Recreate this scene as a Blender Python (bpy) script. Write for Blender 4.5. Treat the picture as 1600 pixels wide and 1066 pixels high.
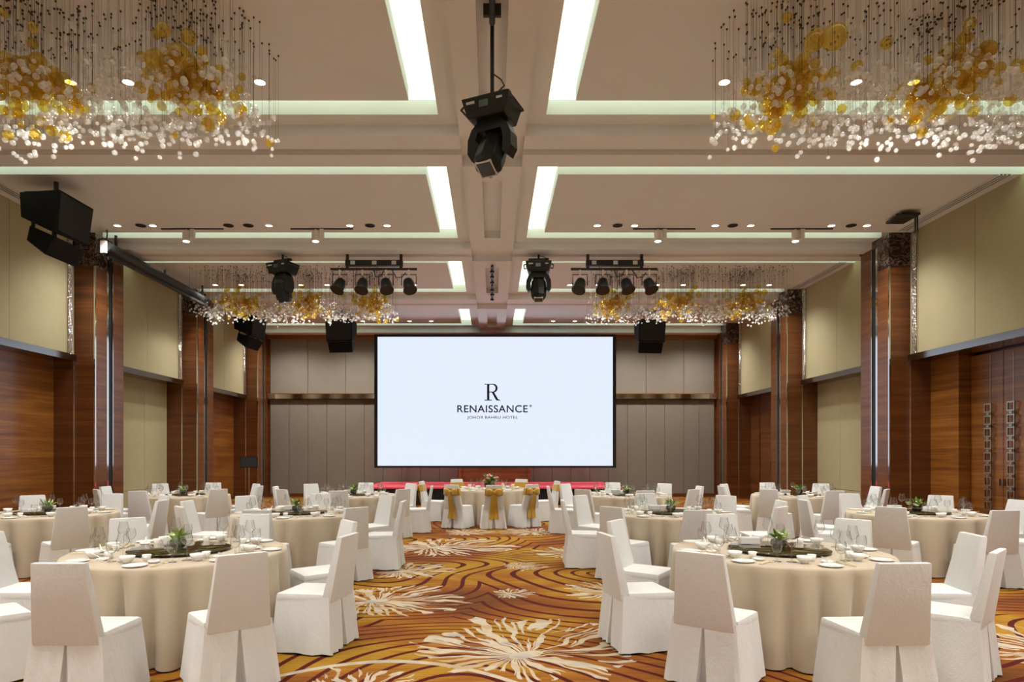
import bpy, bmesh, math, random
from mathutils import Vector, Matrix

random.seed(11)
PI = math.pi
sc = bpy.context.scene
for o in list(bpy.data.objects):
    bpy.data.objects.remove(o)
col = sc.collection

# ------------------------------------------------------------------ camera
F, HZ, VX, H = 1010.0, 708.0, 769.0, 1.59          # focal length in px, horizon row, vanishing column, eye height
cam = bpy.data.cameras.new('camera')
cam_o = bpy.data.objects.new('camera', cam)
col.objects.link(cam_o)
cam.sensor_fit = 'HORIZONTAL'
cam.sensor_width = 36.0
cam.lens = F / 1600 * 36
cam.shift_x = (800 - VX) / 1600
cam.shift_y = (HZ - 533) / 1600
cam.clip_start = 0.05
cam.clip_end = 100
cam_o.location = (0, 0, H)
cam_o.rotation_euler = (PI / 2, 0, 0)
sc.camera = cam_o

# ------------------------------------------------------------------ world, exposure
world = bpy.data.worlds.new('world')
sc.world = world
world.use_nodes = True
world.node_tree.nodes['Background'].inputs[0].default_value = (0.9, 0.85, 0.8, 1)
world.node_tree.nodes['Background'].inputs[1].default_value = 0.0
sc.view_settings.view_transform = 'Standard'
sc.view_settings.look = 'None'
sc.view_settings.gamma = 1
sc.view_settings.use_curve_mapping = False
sc.view_settings.exposure = 0.05
sc.cycles.max_bounces = 6
sc.cycles.diffuse_bounces = 4
sc.cycles.glossy_bounces = 4
sc.cycles.transparent_max_bounces = 28
sc.cycles.adaptive_threshold = 0.05
sc.cycles.caustics_reflective = False
sc.cycles.caustics_refractive = False
sc.cycles.sample_clamp_indirect = 6

DOWNLIGHT_W = 275.0
SPOT_W = 60.0
COVE = 1.35
SCREEN = 0.96
LAMP = (1.0, 0.95, 0.89)

# ------------------------------------------------------------------ materials
MATS = {}


def new_mat(name):
    m = bpy.data.materials.new(name)
    m.use_nodes = True
    MATS[name] = m
    nt = m.node_tree
    return m, nt, nt.nodes['Principled BSDF']


def N(nt, typ, **kw):
    n = nt.nodes.new(typ)
    for k, v in kw.items():
        setattr(n, k, v)
    return n


def L(nt, a, b):
    nt.links.new(a, b)


def math_n(nt, op, a, b=None, c=None, clamp=False):
    n = nt.nodes.new('ShaderNodeMath')
    n.operation = op
    n.use_clamp = clamp
    for i, v in enumerate((a, b, c)):
        if v is None:
            continue
        if isinstance(v, (int, float)):
            n.inputs[i].default_value = v
        else:
            nt.links.new(v, n.inputs[i])
    return n.outputs[0]


def ramp(nt, fac, stops):
    r = nt.nodes.new('ShaderNodeValToRGB')
    while len(r.color_ramp.elements) < len(stops):
        r.color_ramp.elements.new(0.5)
    for e, (p, c) in zip(r.color_ramp.elements, stops):
        e.position = p
        e.color = (*c, 1)
    nt.links.new(fac, r.inputs[0])
    return r.outputs[0]


def pos_mapped(nt, scale, coord='pos'):
    if coord == 'pos':
        src = N(nt, 'ShaderNodeNewGeometry').outputs['Position']
    else:
        src = N(nt, 'ShaderNodeTexCoord').outputs['Object']
    mp = N(nt, 'ShaderNodeMapping')
    mp.inputs['Scale'].default_value = scale
    L(nt, src, mp.inputs['Vector'])
    return mp.outputs[0]


def noise(nt, vec, scale=1.0, detail=3.0, rough=0.5, dist=0.0):
    n = N(nt, 'ShaderNodeTexNoise')
    n.inputs['Scale'].default_value = scale
    n.inputs['Detail'].default_value = detail
    n.inputs['Roughness'].default_value = rough
    n.inputs['Distortion'].default_value = dist
    L(nt, vec, n.inputs['Vector'])
    return n.outputs['Fac']


def bump(nt, bsdf, height, strength=0.2, dist=0.01):
    b = N(nt, 'ShaderNodeBump')
    b.inputs['Strength'].default_value = strength
    b.inputs['Distance'].default_value = dist
    L(nt, height, b.inputs['Height'])
    L(nt, b.outputs[0], bsdf.inputs['Normal'])


def plain(name, c, rough=0.5, metal=0.0, spec=0.5, var=0.0, vscale=8.0):
    m, nt, b = new_mat(name)
    b.inputs['Base Color'].default_value = (*c, 1)
    b.inputs['Roughness'].default_value = rough
    b.inputs['Metallic'].default_value = metal
    b.inputs['Specular IOR Level'].default_value = spec
    if var:
        f = noise(nt, pos_mapped(nt, (vscale,) * 3), 1, 4)
        lo = tuple(max(0, x * (1 - var)) for x in c)
        hi = tuple(min(1, x * (1 + var)) for x in c)
        L(nt, ramp(nt, f, [(0.3, lo), (0.7, hi)]), b.inputs['Base Color'])
    return m


def emit(name, c, s, base=None):
    m, nt, b = new_mat(name)
    b.inputs['Base Color'].default_value = (*(base or c), 1)
    b.inputs['Emission Color'].default_value = (*c, 1)
    b.inputs['Emission Strength'].default_value = s
    b.inputs['Roughness'].default_value = 0.6
    return m


def wood(name, lo, mid, hi, rough=0.32):
    m, nt, b = new_mat(name)
    v = pos_mapped(nt, (0.35, 0.35, 9.0))
    g = noise(nt, v, 1.0, 6, 0.6, 0.6)
    v2 = pos_mapped(nt, (1.6, 1.6, 60.0))
    g2 = noise(nt, v2, 1.0, 4, 0.6, 0.2)
    mix = math_n(nt, 'ADD', math_n(nt, 'MULTIPLY', g, 0.65), math_n(nt, 'MULTIPLY', g2, 0.35))
    L(nt, ramp(nt, mix, [(0.34, lo), (0.5, mid), (0.66, hi)]), b.inputs['Base Color'])
    b.inputs['Roughness'].default_value = rough
    b.inputs['Coat Weight'].default_value = 0.25
    b.inputs['Coat Roughness'].default_value = 0.15
    bump(nt, b, g2, 0.06, 0.004)
    return m


def fabric(name, c, rough=0.85, weave=900.0, var=0.07, sheen=0.2, bstr=0.25):
    m, nt, b = new_mat(name)
    f = noise(nt, pos_mapped(nt, (3, 3, 3)), 1, 4)
    w1 = noise(nt, pos_mapped(nt, (weave * 0.15, weave * 0.15, weave)), 1, 1)
    w2 = noise(nt, pos_mapped(nt, (weave, weave, weave * 0.15)), 1, 1)
    w = math_n(nt, 'MULTIPLY', w1, w2)
    s = math_n(nt, 'ADD', math_n(nt, 'MULTIPLY', f, 0.6), math_n(nt, 'MULTIPLY', w, 1.2))
    lo = tuple(x * (1 - var) for x in c)
    hi = tuple(min(1, x * (1 + var)) for x in c)
    L(nt, ramp(nt, s, [(0.35, lo), (0.85, hi)]), b.inputs['Base Color'])
    b.inputs['Roughness'].default_value = rough
    b.inputs['Sheen Weight'].default_value = sheen
    b.inputs['Specular IOR Level'].default_value = 0.25
    bump(nt, b, w, bstr, 0.002)
    return m


def thin_glass(name, tint, gloss=(1, 1, 1), base=0.05, edge=0.75, rough=0.03, milky=0.0, milk_c=(1, 1, 1), rim=None):
    m = bpy.data.materials.new(name)
    m.use_nodes = True
    MATS[name] = m
    nt = m.node_tree
    nt.nodes.clear()
    out = N(nt, 'ShaderNodeOutputMaterial')
    tr = N(nt, 'ShaderNodeBsdfTransparent')
    tr.inputs[0].default_value = (*tint, 1)
    if rim is not None:
        lr = N(nt, 'ShaderNodeLayerWeight')
        lr.inputs['Blend'].default_value = 0.5
        L(nt, ramp(nt, lr.outputs['Facing'], [(0.45, tint), (0.92, rim)]), tr.inputs[0])
    gl = N(nt, 'ShaderNodeBsdfGlossy')
    gl.inputs['Color'].default_value = (*gloss, 1)
    gl.inputs['Roughness'].default_value = rough
    lw = N(nt, 'ShaderNodeLayerWeight')
    lw.inputs['Blend'].default_value = 0.5
    f3 = math_n(nt, 'POWER', lw.outputs['Facing'], 3.0)
    fac = math_n(nt, 'ADD', math_n(nt, 'MULTIPLY', f3, edge), base, clamp=True)
    mx = N(nt, 'ShaderNodeMixShader')
    L(nt, fac, mx.inputs[0])
    L(nt, tr.outputs[0], mx.inputs[1])
    L(nt, gl.outputs[0], mx.inputs[2])
    res = mx.outputs[0]
    if milky:
        df = N(nt, 'ShaderNodeBsdfTranslucent')
        df.inputs[0].default_value = (*milk_c, 1)
        d2 = N(nt, 'ShaderNodeBsdfDiffuse')
        d2.inputs[0].default_value = (*milk_c, 1)
        ad = N(nt, 'ShaderNodeMixShader')
        L(nt, df.outputs[0], ad.inputs[1])
        L(nt, d2.outputs[0], ad.inputs[2])
        m2 = N(nt, 'ShaderNodeMixShader')
        m2.inputs[0].default_value = milky
        L(nt, res, m2.inputs[1])
        L(nt, ad.outputs[0], m2.inputs[2])
        res = m2.outputs[0]
    L(nt, res, out.inputs[0])
    return m


wood('wood', (0.12, 0.036, 0.007), (0.25, 0.088, 0.015), (0.38, 0.155, 0.03))
wood('wood_column', (0.075, 0.022, 0.006), (0.145, 0.046, 0.011), (0.225, 0.08, 0.019))
wood('wood_dark', (0.085, 0.028, 0.008), (0.14, 0.048, 0.013), (0.2, 0.075, 0.02))
fabric('entrance_fabric', (0.66, 0.67, 0.70), weave=260, var=0.04, sheen=0.0, bstr=0.1)  # pale tone chosen so the unseen rear wall bounces neutral fill light
fabric('wall_fabric', (0.43, 0.385, 0.235), weave=260, var=0.05, sheen=0.0, bstr=0.1)
fabric('back_fabric', (0.235, 0.205, 0.165), weave=260, var=0.05, sheen=0.0, bstr=0.1)
plain('ceiling_paint', (0.73, 0.76, 0.775), 0.9, var=0.02, vscale=1.0, spec=0.1)
plain('beam_paint', (0.76, 0.79, 0.80), 0.9, var=0.02, vscale=1.0, spec=0.1)
plain('chrome', (0.78, 0.77, 0.75), 0.08, 1.0)
plain('brass_satin', (0.42, 0.38, 0.30), 0.3, 1.0)
plain('darkened_chrome', (0.30, 0.29, 0.29), 0.18, 1.0)  # chrome darkened to stand in for the dark room it reflects
plain('black_metal', (0.012, 0.012, 0.013), 0.45, var=0.2)
plain('black_plastic', (0.010, 0.011, 0.011), 0.4, var=0.15, spec=0.35)
plain('black_matte', (0.01, 0.01, 0.01), 0.8)
plain('speaker_black', (0.006, 0.0065, 0.0065), 0.75, var=0.3, vscale=40, spec=0.2)
plain('white_plastic', (0.8, 0.78, 0.75), 0.4)
plain('porcelain', (0.86, 0.86, 0.84), 0.12)
plain('bamboo', (0.72, 0.58, 0.38), 0.5)
plain('label_grey', (0.6, 0.6, 0.6), 0.5)
plain('lens_glass', (0.05, 0.06, 0.07), 0.05)
plain('leaf', (0.10, 0.22, 0.03), 0.45, var=0.35, vscale=30)
plain('leaf_light', (0.30, 0.42, 0.09), 0.45, var=0.25, vscale=30)
plain('petal_red', (0.45, 0.01, 0.03), 0.6, var=0.2, vscale=40)
plain('petal_white', (0.82, 0.76, 0.68), 0.6, var=0.06, vscale=40)
plain('petal_pink', (0.75, 0.35, 0.28), 0.6, var=0.15, vscale=40)
plain('candle_wax', (0.88, 0.78, 0.55), 0.5)
plain('stage_carpet', (0.62, 0.06, 0.09), 0.9, var=0.08, vscale=60)
fabric('stage_skirt', (0.012, 0.011, 0.012), weave=300, sheen=0.1)
fabric('chair_cover', (0.67, 0.675, 0.67), weave=700, var=0.05, sheen=0.25)
fabric('tablecloth', (0.49, 0.41, 0.305), rough=0.62, weave=600, var=0.06, sheen=0.35)
_m = MATS['chair_cover'].node_tree
_bn = [n for n in _m.nodes if n.type == 'BUMP'][0]
_wr = math_n(_m, 'ADD', math_n(_m, 'MULTIPLY', noise(_m, pos_mapped(_m, (16, 16, 9)), 1, 3, 0.6, 0.6), 1.8), math_n(_m, 'MULTIPLY', noise(_m, pos_mapped(_m, (120, 120, 120)), 1, 2), 0.6))
L(_m, _wr, _bn.inputs['Height'])
_bn.inputs['Strength'].default_value = 0.45
_bn.inputs['Distance'].default_value = 0.006
fabric('gold_sash', (0.52, 0.30, 0.035), 0.5, weave=900, var=0.15, sheen=0.4)
emit('cove_white', (0.86, 1.0, 0.76), COVE)
emit('downlight_glow', (1.0, 0.93, 0.83), 14.0)
emit('screen_glow', (0.78, 0.86, 0.98), SCREEN, (0.01, 0.01, 0.01))
emit('screen_navy', (0.006, 0.009, 0.06), 0.05)
emit('candle_flame', (1.0, 0.75, 0.35), 4.0)
thin_glass('bubble_clear', (0.97, 0.97, 0.95), base=0.06, edge=0.7, rough=0.12, milky=0.06)
thin_glass('bubble_frost', (0.95, 0.95, 0.93), base=0.08, edge=0.6, rough=0.18, milky=0.28)
thin_glass('bubble_gold', (0.94, 0.83, 0.40), gloss=(1, 0.94, 0.72), base=0.06, edge=0.45, rough=0.1, milky=0.16, milk_c=(0.66, 0.47, 0.05))
thin_glass('drinking_glass', (0.94, 0.95, 0.95), base=0.07, edge=0.55, rough=0.02, rim=(0.36, 0.36, 0.36))
thin_glass('dark_bowl_glass', (0.30, 0.33, 0.28), base=0.08, edge=0.5, rough=0.02)

m, nt, b = new_mat('susan_glass')
b.inputs['Base Color'].default_value = (0.035, 0.028, 0.008, 1)
b.inputs['Roughness'].default_value = 0.03
b.inputs['Specular IOR Level'].default_value = 0.7

m, nt, b = new_mat('mirror_mosaic')
b.inputs['Base Color'].default_value = (0.82, 0.8, 0.76, 1)
b.inputs['Metallic'].default_value = 1.0
b.inputs['Roughness'].default_value = 0.06
vor = N(nt, 'ShaderNodeTexVoronoi')
L(nt, pos_mapped(nt, (9, 9, 4)), vor.inputs['Vector'])
bump(nt, b, vor.outputs['Distance'], 0.9, 0.05)

m, nt, b = new_mat('dark_marble')
nz = noise(nt, pos_mapped(nt, (3, 3, 3)), 1.3, 8, 0.6, 2.5)
vein = math_n(nt, 'ABSOLUTE', math_n(nt, 'SUBTRACT', nz, 0.5))
L(nt, ramp(nt, vein, [(0.0, (0.42, 0.33, 0.27)), (0.012, (0.10, 0.06, 0.045)), (0.06, (0.022, 0.013, 0.011)), (0.3, (0.05, 0.028, 0.022))]), b.inputs['Base Color'])
b.inputs['Roughness'].default_value = 0.12


def carpet():
    g = bpy.data.node_groups.new('carpet_flower', 'ShaderNodeTree')
    itf = g.interface
    itf.new_socket('P', in_out='INPUT', socket_type='NodeSocketVector')
    itf.new_socket('Center', in_out='INPUT', socket_type='NodeSocketVector')
    itf.new_socket('Inv', in_out='INPUT', socket_type='NodeSocketFloat')
    itf.new_socket('Dir', in_out='INPUT', socket_type='NodeSocketFloat')
    itf.new_socket('Seed', in_out='INPUT', socket_type='NodeSocketFloat')
    itf.new_socket('Mask', in_out='OUTPUT', socket_type='NodeSocketFloat')
    gi = g.nodes.new('NodeGroupInput')
    go = g.nodes.new('NodeGroupOutput')

    def vm(op, a, b_=None):
        n = g.nodes.new('ShaderNodeVectorMath')
        n.operation = op
        g.links.new(a, n.inputs[0])
        if b_ is not None:
            g.links.new(b_, n.inputs[3 if op == 'SCALE' else 1])
        return n
    d = vm('SUBTRACT', gi.outputs['P'], gi.outputs['Center']).outputs[0]
    q = vm('SCALE', d, gi.outputs['Inv']).outputs[0]
    # wobble so that the petals are not ruler-straight
    wn = g.nodes.new('ShaderNodeTexNoise')
    wn.inputs['Scale'].default_value = 2.2
    wn.inputs['Detail'].default_value = 2
    g.links.new(q, wn.inputs['Vector'])
    wsub = g.nodes.new('ShaderNodeVectorMath')
    wsub.operation = 'MULTIPLY_ADD'
    wsub.inputs[1].default_value = (0.34, 0.34, 0)
    wsub.inputs[2].default_value = (-0.17, -0.17, 0)
    g.links.new(wn.outputs['Color'], wsub.inputs[0])
    q = vm('ADD', q, wsub.outputs[0]).outputs[0]
    sep = g.nodes.new('ShaderNodeSeparateXYZ')
    g.links.new(q, sep.inputs[0])
    r = vm('LENGTH', q).outputs['Value']
    a = math_n(g, 'ARCTAN2', sep.outputs[1], sep.outputs[0])
    a = math_n(g, 'SUBTRACT', a, gi.outputs['Dir'])
    a = math_n(g, 'WRAP', a, PI, -PI)
    # petal streaks
    cmb = g.nodes.new('ShaderNodeCombineXYZ')
    g.links.new(math_n(g, 'MULTIPLY', a, 10.5), cmb.inputs[0])
    g.links.new(math_n(g, 'MULTIPLY', r, 1.6), cmb.inputs[1])
    g.links.new(gi.outputs['Seed'], cmb.inputs[2])
    st = g.nodes.new('ShaderNodeTexNoise')
    st.inputs['Scale'].default_value = 1.0
    st.inputs['Detail'].default_value = 1.5
    g.links.new(cmb.outputs[0], st.inputs['Vector'])
    # petal length varies with the angle, longest towards Dir
    cm2 = g.nodes.new('ShaderNodeCombineXYZ')
    g.links.new(math_n(g, 'MULTIPLY', a, 3.2), cm2.inputs[0])
    g.links.new(math_n(g, 'ADD', gi.outputs['Seed'], 4.7), cm2.inputs[2])
    ln = g.nodes.new('ShaderNodeTexNoise')
    ln.inputs['Scale'].default_value = 1.0
    g.links.new(cm2.outputs[0], ln.inputs['Vector'])
    fan = math_n(g, 'MULTIPLY_ADD', math_n(g, 'COSINE', a), 0.28, 0.34)
    length = math_n(g, 'ADD', fan, math_n(g, 'MULTIPLY', ln.outputs['Fac'], 0.75))
    inside = math_n(g, 'LESS_THAN', r, length)
    thr = math_n(g, 'MULTIPLY_ADD', r, 0.10, 0.455)
    petal = math_n(g, 'GREATER_THAN', st.outputs['Fac'], thr)
    core = math_n(g, 'LESS_THAN', r, 0.10)
    res = math_n(g, 'MAXIMUM', math_n(g, 'MULTIPLY', inside, petal), core)
    g.links.new(res, go.inputs[0])

    m, nt, b = new_mat('carpet')
    P = N(nt, 'ShaderNodeNewGeometry').outputs['Position']
    big = noise(nt, pos_mapped(nt, (0.55, 0.8, 1)), 1.0, 3, 0.5, 0.5)
    streak = noise(nt, pos_mapped(nt, (2.2, 45.0, 1)), 1.0, 3, 0.6)
    s = math_n(nt, 'ADD', math_n(nt, 'MULTIPLY', big, 0.75), math_n(nt, 'MULTIPLY', streak, 0.3))
    basec = ramp(nt, s, [(0.36, (0.11, 0.04, 0.012)), (0.46, (0.20, 0.065, 0.014)), (0.53, (0.26, 0.10, 0.014)), (0.60, (0.34, 0.19, 0.022)), (0.75, (0.18, 0.08, 0.014))])
    # maroon contour lines: distance rings about drifting centres
    sep = N(nt, 'ShaderNodeSeparateXYZ')
    L(nt, P, sep.inputs[0])
    wv = N(nt, 'ShaderNodeTexNoise')
    wv.inputs['Scale'].default_value = 0.45
    wv.inputs['Detail'].default_value = 0.0
    L(nt, P, wv.inputs['Vector'])
    wo = N(nt, 'ShaderNodeVectorMath', operation='MULTIPLY_ADD')
    L(nt, wv.outputs['Color'], wo.inputs[0])
    wo.inputs[1].default_value = (1.6, 1.6, 0)
    L(nt, P, wo.inputs[2])
    vo = N(nt, 'ShaderNodeTexVoronoi', voronoi_dimensions='2D')
    vo.inputs['Scale'].default_value = 0.26
    L(nt, wo.outputs[0], vo.inputs['Vector'])
    ph = math_n(nt, 'MULTIPLY', vo.outputs['Distance'], 1 / 0.26)
    fr = math_n(nt, 'FRACT', math_n(nt, 'MULTIPLY', ph, 1 / 0.20))
    line = math_n(nt, 'LESS_THAN', fr, 0.24)
    mix1 = N(nt, 'ShaderNodeMix', data_type='RGBA')
    L(nt, line, mix1.inputs[0])
    L(nt, basec, mix1.inputs[6])
    mix1.inputs[7].default_value = (0.075, 0.010, 0.008, 1)
    flowers = [(0.25, 5.1, 1.15, 1.35), (-1.25, 6.95, 1.0, 0.25), (-1.2, 8.7, 0.75, 0.2), (-0.95, 10.9, 1.35, 0.1),
               (0.35, 9.1, 0.42, 0.0), (0.18, 7.3, 0.33, 0.2), (1.3, 10.3, 0.7, 2.8), (1.45, 7.4, 0.65, 2.9),
               (4.6, 5.0, 1.0, 1.8), (-0.9, 4.1, 0.8, 2.6), (-4.6, 6.4, 1.2, 0.6), (0.9, 13.0, 0.8, 3.0),
               (-0.6, 12.95, 0.7, 0.2), (4.3, 10.9, 1.0, 1.2), (-4.4, 10.9, 1.1, 1.9), (-5.2, 15.2, 1.2, 0.4),
               (5.2, 15.4, 1.2, 2.6), (2.0, 17.2, 1.1, 0.9), (-2.4, 17.0, 1.1, 2.2)]
    best = cen = inv = dr_ = None
    for i, (x, y, rr, dr) in enumerate(flowers):
        dn = N(nt, 'ShaderNodeVectorMath', operation='DISTANCE')
        L(nt, P, dn.inputs[0])
        dn.inputs[1].default_value = (x, y, 0)
        sd = math_n(nt, 'MULTIPLY', dn.outputs['Value'], 1 / rr)
        if best is None:
            best = sd
            v = N(nt, 'ShaderNodeCombineXYZ')
            v.inputs[0].default_value, v.inputs[1].default_value = x, y
            cen = v.outputs[0]
            v = N(nt, 'ShaderNodeCombineXYZ')
            v.inputs[0].default_value, v.inputs[1].default_value = 1 / rr, dr
            inv = v.outputs[0]
            continue
        nearer = math_n(nt, 'LESS_THAN', sd, best)
        best = math_n(nt, 'MINIMUM', sd, best)
        for which, val in (('cen', (x, y, 0)), ('inv', (1 / rr, dr, 0))):
            mx = N(nt, 'ShaderNodeMix', data_type='VECTOR')
            L(nt, nearer, mx.inputs[0])
            L(nt, cen if which == 'cen' else inv, mx.inputs[4])
            mx.inputs[5].default_value = val
            if which == 'cen':
                cen = mx.outputs[1]
            else:
                inv = mx.outputs[1]
    gn = N(nt, 'ShaderNodeGroup')
    gn.node_tree = g
    L(nt, P, gn.inputs['P'])
    L(nt, cen, gn.inputs['Center'])
    isp = N(nt, 'ShaderNodeSeparateXYZ')
    L(nt, inv, isp.inputs[0])
    L(nt, isp.outputs[0], gn.inputs['Inv'])
    L(nt, isp.outputs[1], gn.inputs['Dir'])
    L(nt, math_n(nt, 'MULTIPLY', isp.outputs[1], 7.31), gn.inputs['Seed'])
    acc = gn.outputs[0]
    # a long cream stem sweeping across the front
    dx = math_n(nt, 'SUBTRACT', sep.outputs[0], -0.75)
    par = math_n(nt, 'SUBTRACT', 4.93, math_n(nt, 'MULTIPLY', math_n(nt, 'MULTIPLY', dx, dx), 0.55))
    dist = math_n(nt, 'ABSOLUTE', math_n(nt, 'SUBTRACT', sep.outputs[1], par))
    stem = math_n(nt, 'MULTIPLY', math_n(nt, 'LESS_THAN', dist, 0.035), math_n(nt, 'LESS_THAN', math_n(nt, 'ABSOLUTE', dx), 1.0))
    acc = math_n(nt, 'MAXIMUM', acc, stem)
    cream = ramp(nt, noise(nt, pos_mapped(nt, (2.5, 4, 1)), 1, 2), [(0.35, (0.40, 0.30, 0.19)), (0.52, (0.48, 0.41, 0.31)), (0.7, (0.34, 0.31, 0.28))])
    mix2 = N(nt, 'ShaderNodeMix', data_type='RGBA')
    L(nt, acc, mix2.inputs[0])
    L(nt, mix1.outputs[2], mix2.inputs[6])
    L(nt, cream, mix2.inputs[7])
    L(nt, mix2.outputs[2], b.inputs['Base Color'])
    b.inputs['Roughness'].default_value = 0.95
    b.inputs['Specular IOR Level'].default_value = 0.1
    bump(nt, b, noise(nt, pos_mapped(nt, (220, 220, 1)), 1, 1), 0.3, 0.004)


carpet()

# ------------------------------------------------------------------ mesh helpers


class MB:
    """collects vertices and faces of one mesh"""

    def __init__(s):
        s.v = []
        s.f = []
        s.smooth = False

    def box(s, x0, x1, y0, y1, z0, z1):
        i = len(s.v)
        s.v += [(x0, y0, z0), (x1, y0, z0), (x1, y1, z0), (x0, y1, z0), (x0, y0, z1), (x1, y0, z1), (x1, y1, z1), (x0, y1, z1)]
        s.f += [(i, i + 3, i + 2, i + 1), (i + 4, i + 5, i + 6, i + 7), (i, i + 1, i + 5, i + 4), (i + 1, i + 2, i + 6, i + 5), (i + 2, i + 3, i + 7, i + 6), (i + 3, i, i + 4, i + 7)]
        return s

    def hexa(s, p):
        """eight corner points: bottom ring then top ring"""
        i = len(s.v)
        s.v += [tuple(q) for q in p]
        s.f += [(i, i + 3, i + 2, i + 1), (i + 4, i + 5, i + 6, i + 7), (i, i + 1, i + 5, i + 4), (i + 1, i + 2, i + 6, i + 5), (i + 2, i + 3, i + 7, i + 6), (i + 3, i, i + 4, i + 7)]
        return s

    def lathe(s, prof, seg=16, c=(0, 0, 0), closed=True):
        i0 = len(s.v)
        for r, z in prof:
            for k in range(seg):
                a = 2 * PI * k / seg
                s.v.append((c[0] + r * math.cos(a), c[1] + r * math.sin(a), c[2] + z))
        for j in range(len(prof) - 1):
            for k in range(seg):
                k2 = (k + 1) % seg
                a, b_ = i0 + j * seg, i0 + (j + 1) * seg
                s.f.append((a + k, a + k2, b_ + k2, b_ + k))
        if closed:
            s.f.append(tuple(i0 + k for k in reversed(range(seg))))
            e = i0 + (len(prof) - 1) * seg
            s.f.append(tuple(e + k for k in range(seg)))
        return s

    def tube(s, pts, r, seg=8, r2=None):
        pts = [Vector(p) for p in pts]
        i0 = len(s.v)
        n = len(pts)
        for j, p in enumerate(pts):
            d = (pts[min(j + 1, n - 1)] - pts[max(j - 1, 0)]).normalized()
            u = d.orthogonal().normalized() if j == 0 else (u - d * u.dot(d)).normalized()
            w = d.cross(u)
            rr = r if r2 is None else r + (r2 - r) * j / (n - 1)
            for k in range(seg):
                a = 2 * PI * k / seg
                s.v.append(tuple(p + (u * math.cos(a) + w * math.sin(a)) * rr))
        for j in range(n - 1):
            for k in range(seg):
                k2 = (k + 1) % seg
                a, b_ = i0 + j * seg, i0 + (j + 1) * seg
                s.f.append((a + k, a + k2, b_ + k2, b_ + k))
        s.f.append(tuple(i0 + k for k in reversed(range(seg))))
        s.f.append(tuple(i0 + (n - 1) * seg + k for k in range(seg)))
        return s

    def prism(s, poly, axis, a0, a1):
        """polygon of 2-D points extruded along axis 'x', 'y' or 'z'"""
        i0 = len(s.v)
        n = len(poly)
        for a in (a0, a1):
            for (p, q) in poly:
                s.v.append((a, p, q) if axis == 'x' else (p, a, q) if axis == 'y' else (p, q, a))
        s.f.append(tuple(i0 + k for k in reversed(range(n))))
        s.f.append(tuple(i0 + n + k for k in range(n)))
        for k in range(n):
            k2 = (k + 1) % n
            s.f.append((i0 + k, i0 + k2, i0 + n + k2, i0 + n + k))
        return s

    def sphere(s, c, r, seg=12, rings=8, sz=1.0):
        prof = [(max(1e-4, r * math.sin(PI * j / rings)), -r * sz * math.cos(PI * j / rings)) for j in range(rings + 1)]
        return s.lathe(prof, seg, c, closed=False)

    def mesh(s, name, mat, smooth=None, bevel=0.0, bseg=2):
        me = bpy.data.meshes.new(name)
        me.from_pydata(s.v, [], s.f)
        bm = bmesh.new()
        bm.from_mesh(me)
        bmesh.ops.recalc_face_normals(bm, faces=bm.faces)
        if bevel:
            bmesh.ops.bevel(bm, geom=list(bm.edges), offset=bevel, segments=bseg, affect='EDGES', profile=0.6)
        bm.to_mesh(me)
        bm.free()
        me.materials.append(MATS[mat])
        sm = s.smooth if smooth is None else smooth
        if sm:
            me.shade_smooth()
            if sm == 'auto':
                me.set_sharp_from_angle(angle=math.radians(40))
        return me


def link(name, data, parent=None, loc=None, rz=0.0):
    o = bpy.data.objects.new(name, data)
    col.objects.link(o)
    if parent is not None:
        o.parent = parent
    if loc is not None:
        o.location = loc
    if rz:
        o.rotation_euler = (0, 0, rz)
    return o


def tag(o, label, cat, group=None):
    o['label'] = label
    o['category'] = cat
    if group:
        o['group'] = group
    return o


def thing(name, label, cat, loc=(0, 0, 0), rz=0.0, group=None):
    o = link(name, None, None, loc, rz)
    o.empty_display_size = 0.1
    return tag(o, label, cat, group)


def struct(name, data, parent=None, label=None):
    o = link(name, data, parent)
    if parent is None:
        o['kind'] = 'structure'
    if label:
        o['label'] = label
    return o


def copy_tree(o, parent=None):
    c = o.copy()
    col.objects.link(c)
    c.parent = parent
    for ch in o.children:
        copy_tree(ch, c)
    return c


def px_at(px, py, z):
    """pixel seen at height z -> world x, y"""
    d = (H - z) * F / (py - HZ)
    return ((px - VX) * d / F, d)


# ------------------------------------------------------------------ room shell
W = 8.57        # panel plane of the side walls
NI = 8.97       # back of the niches
PI_X = 8.14     # inner face of the piers
YB = 23.5       # back wall
YF = -4.5       # wall behind the camera
ZC = 6.10       # coffer panels
ZL = 5.95       # beam undersides

fl = struct('floor', MB().box(-9.6, 9.6, YF - 0.2, YB + 0.2, -0.15, 0.0).mesh('floor', 'carpet'), label='patterned gold and brown carpet with cream flower bursts')

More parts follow.
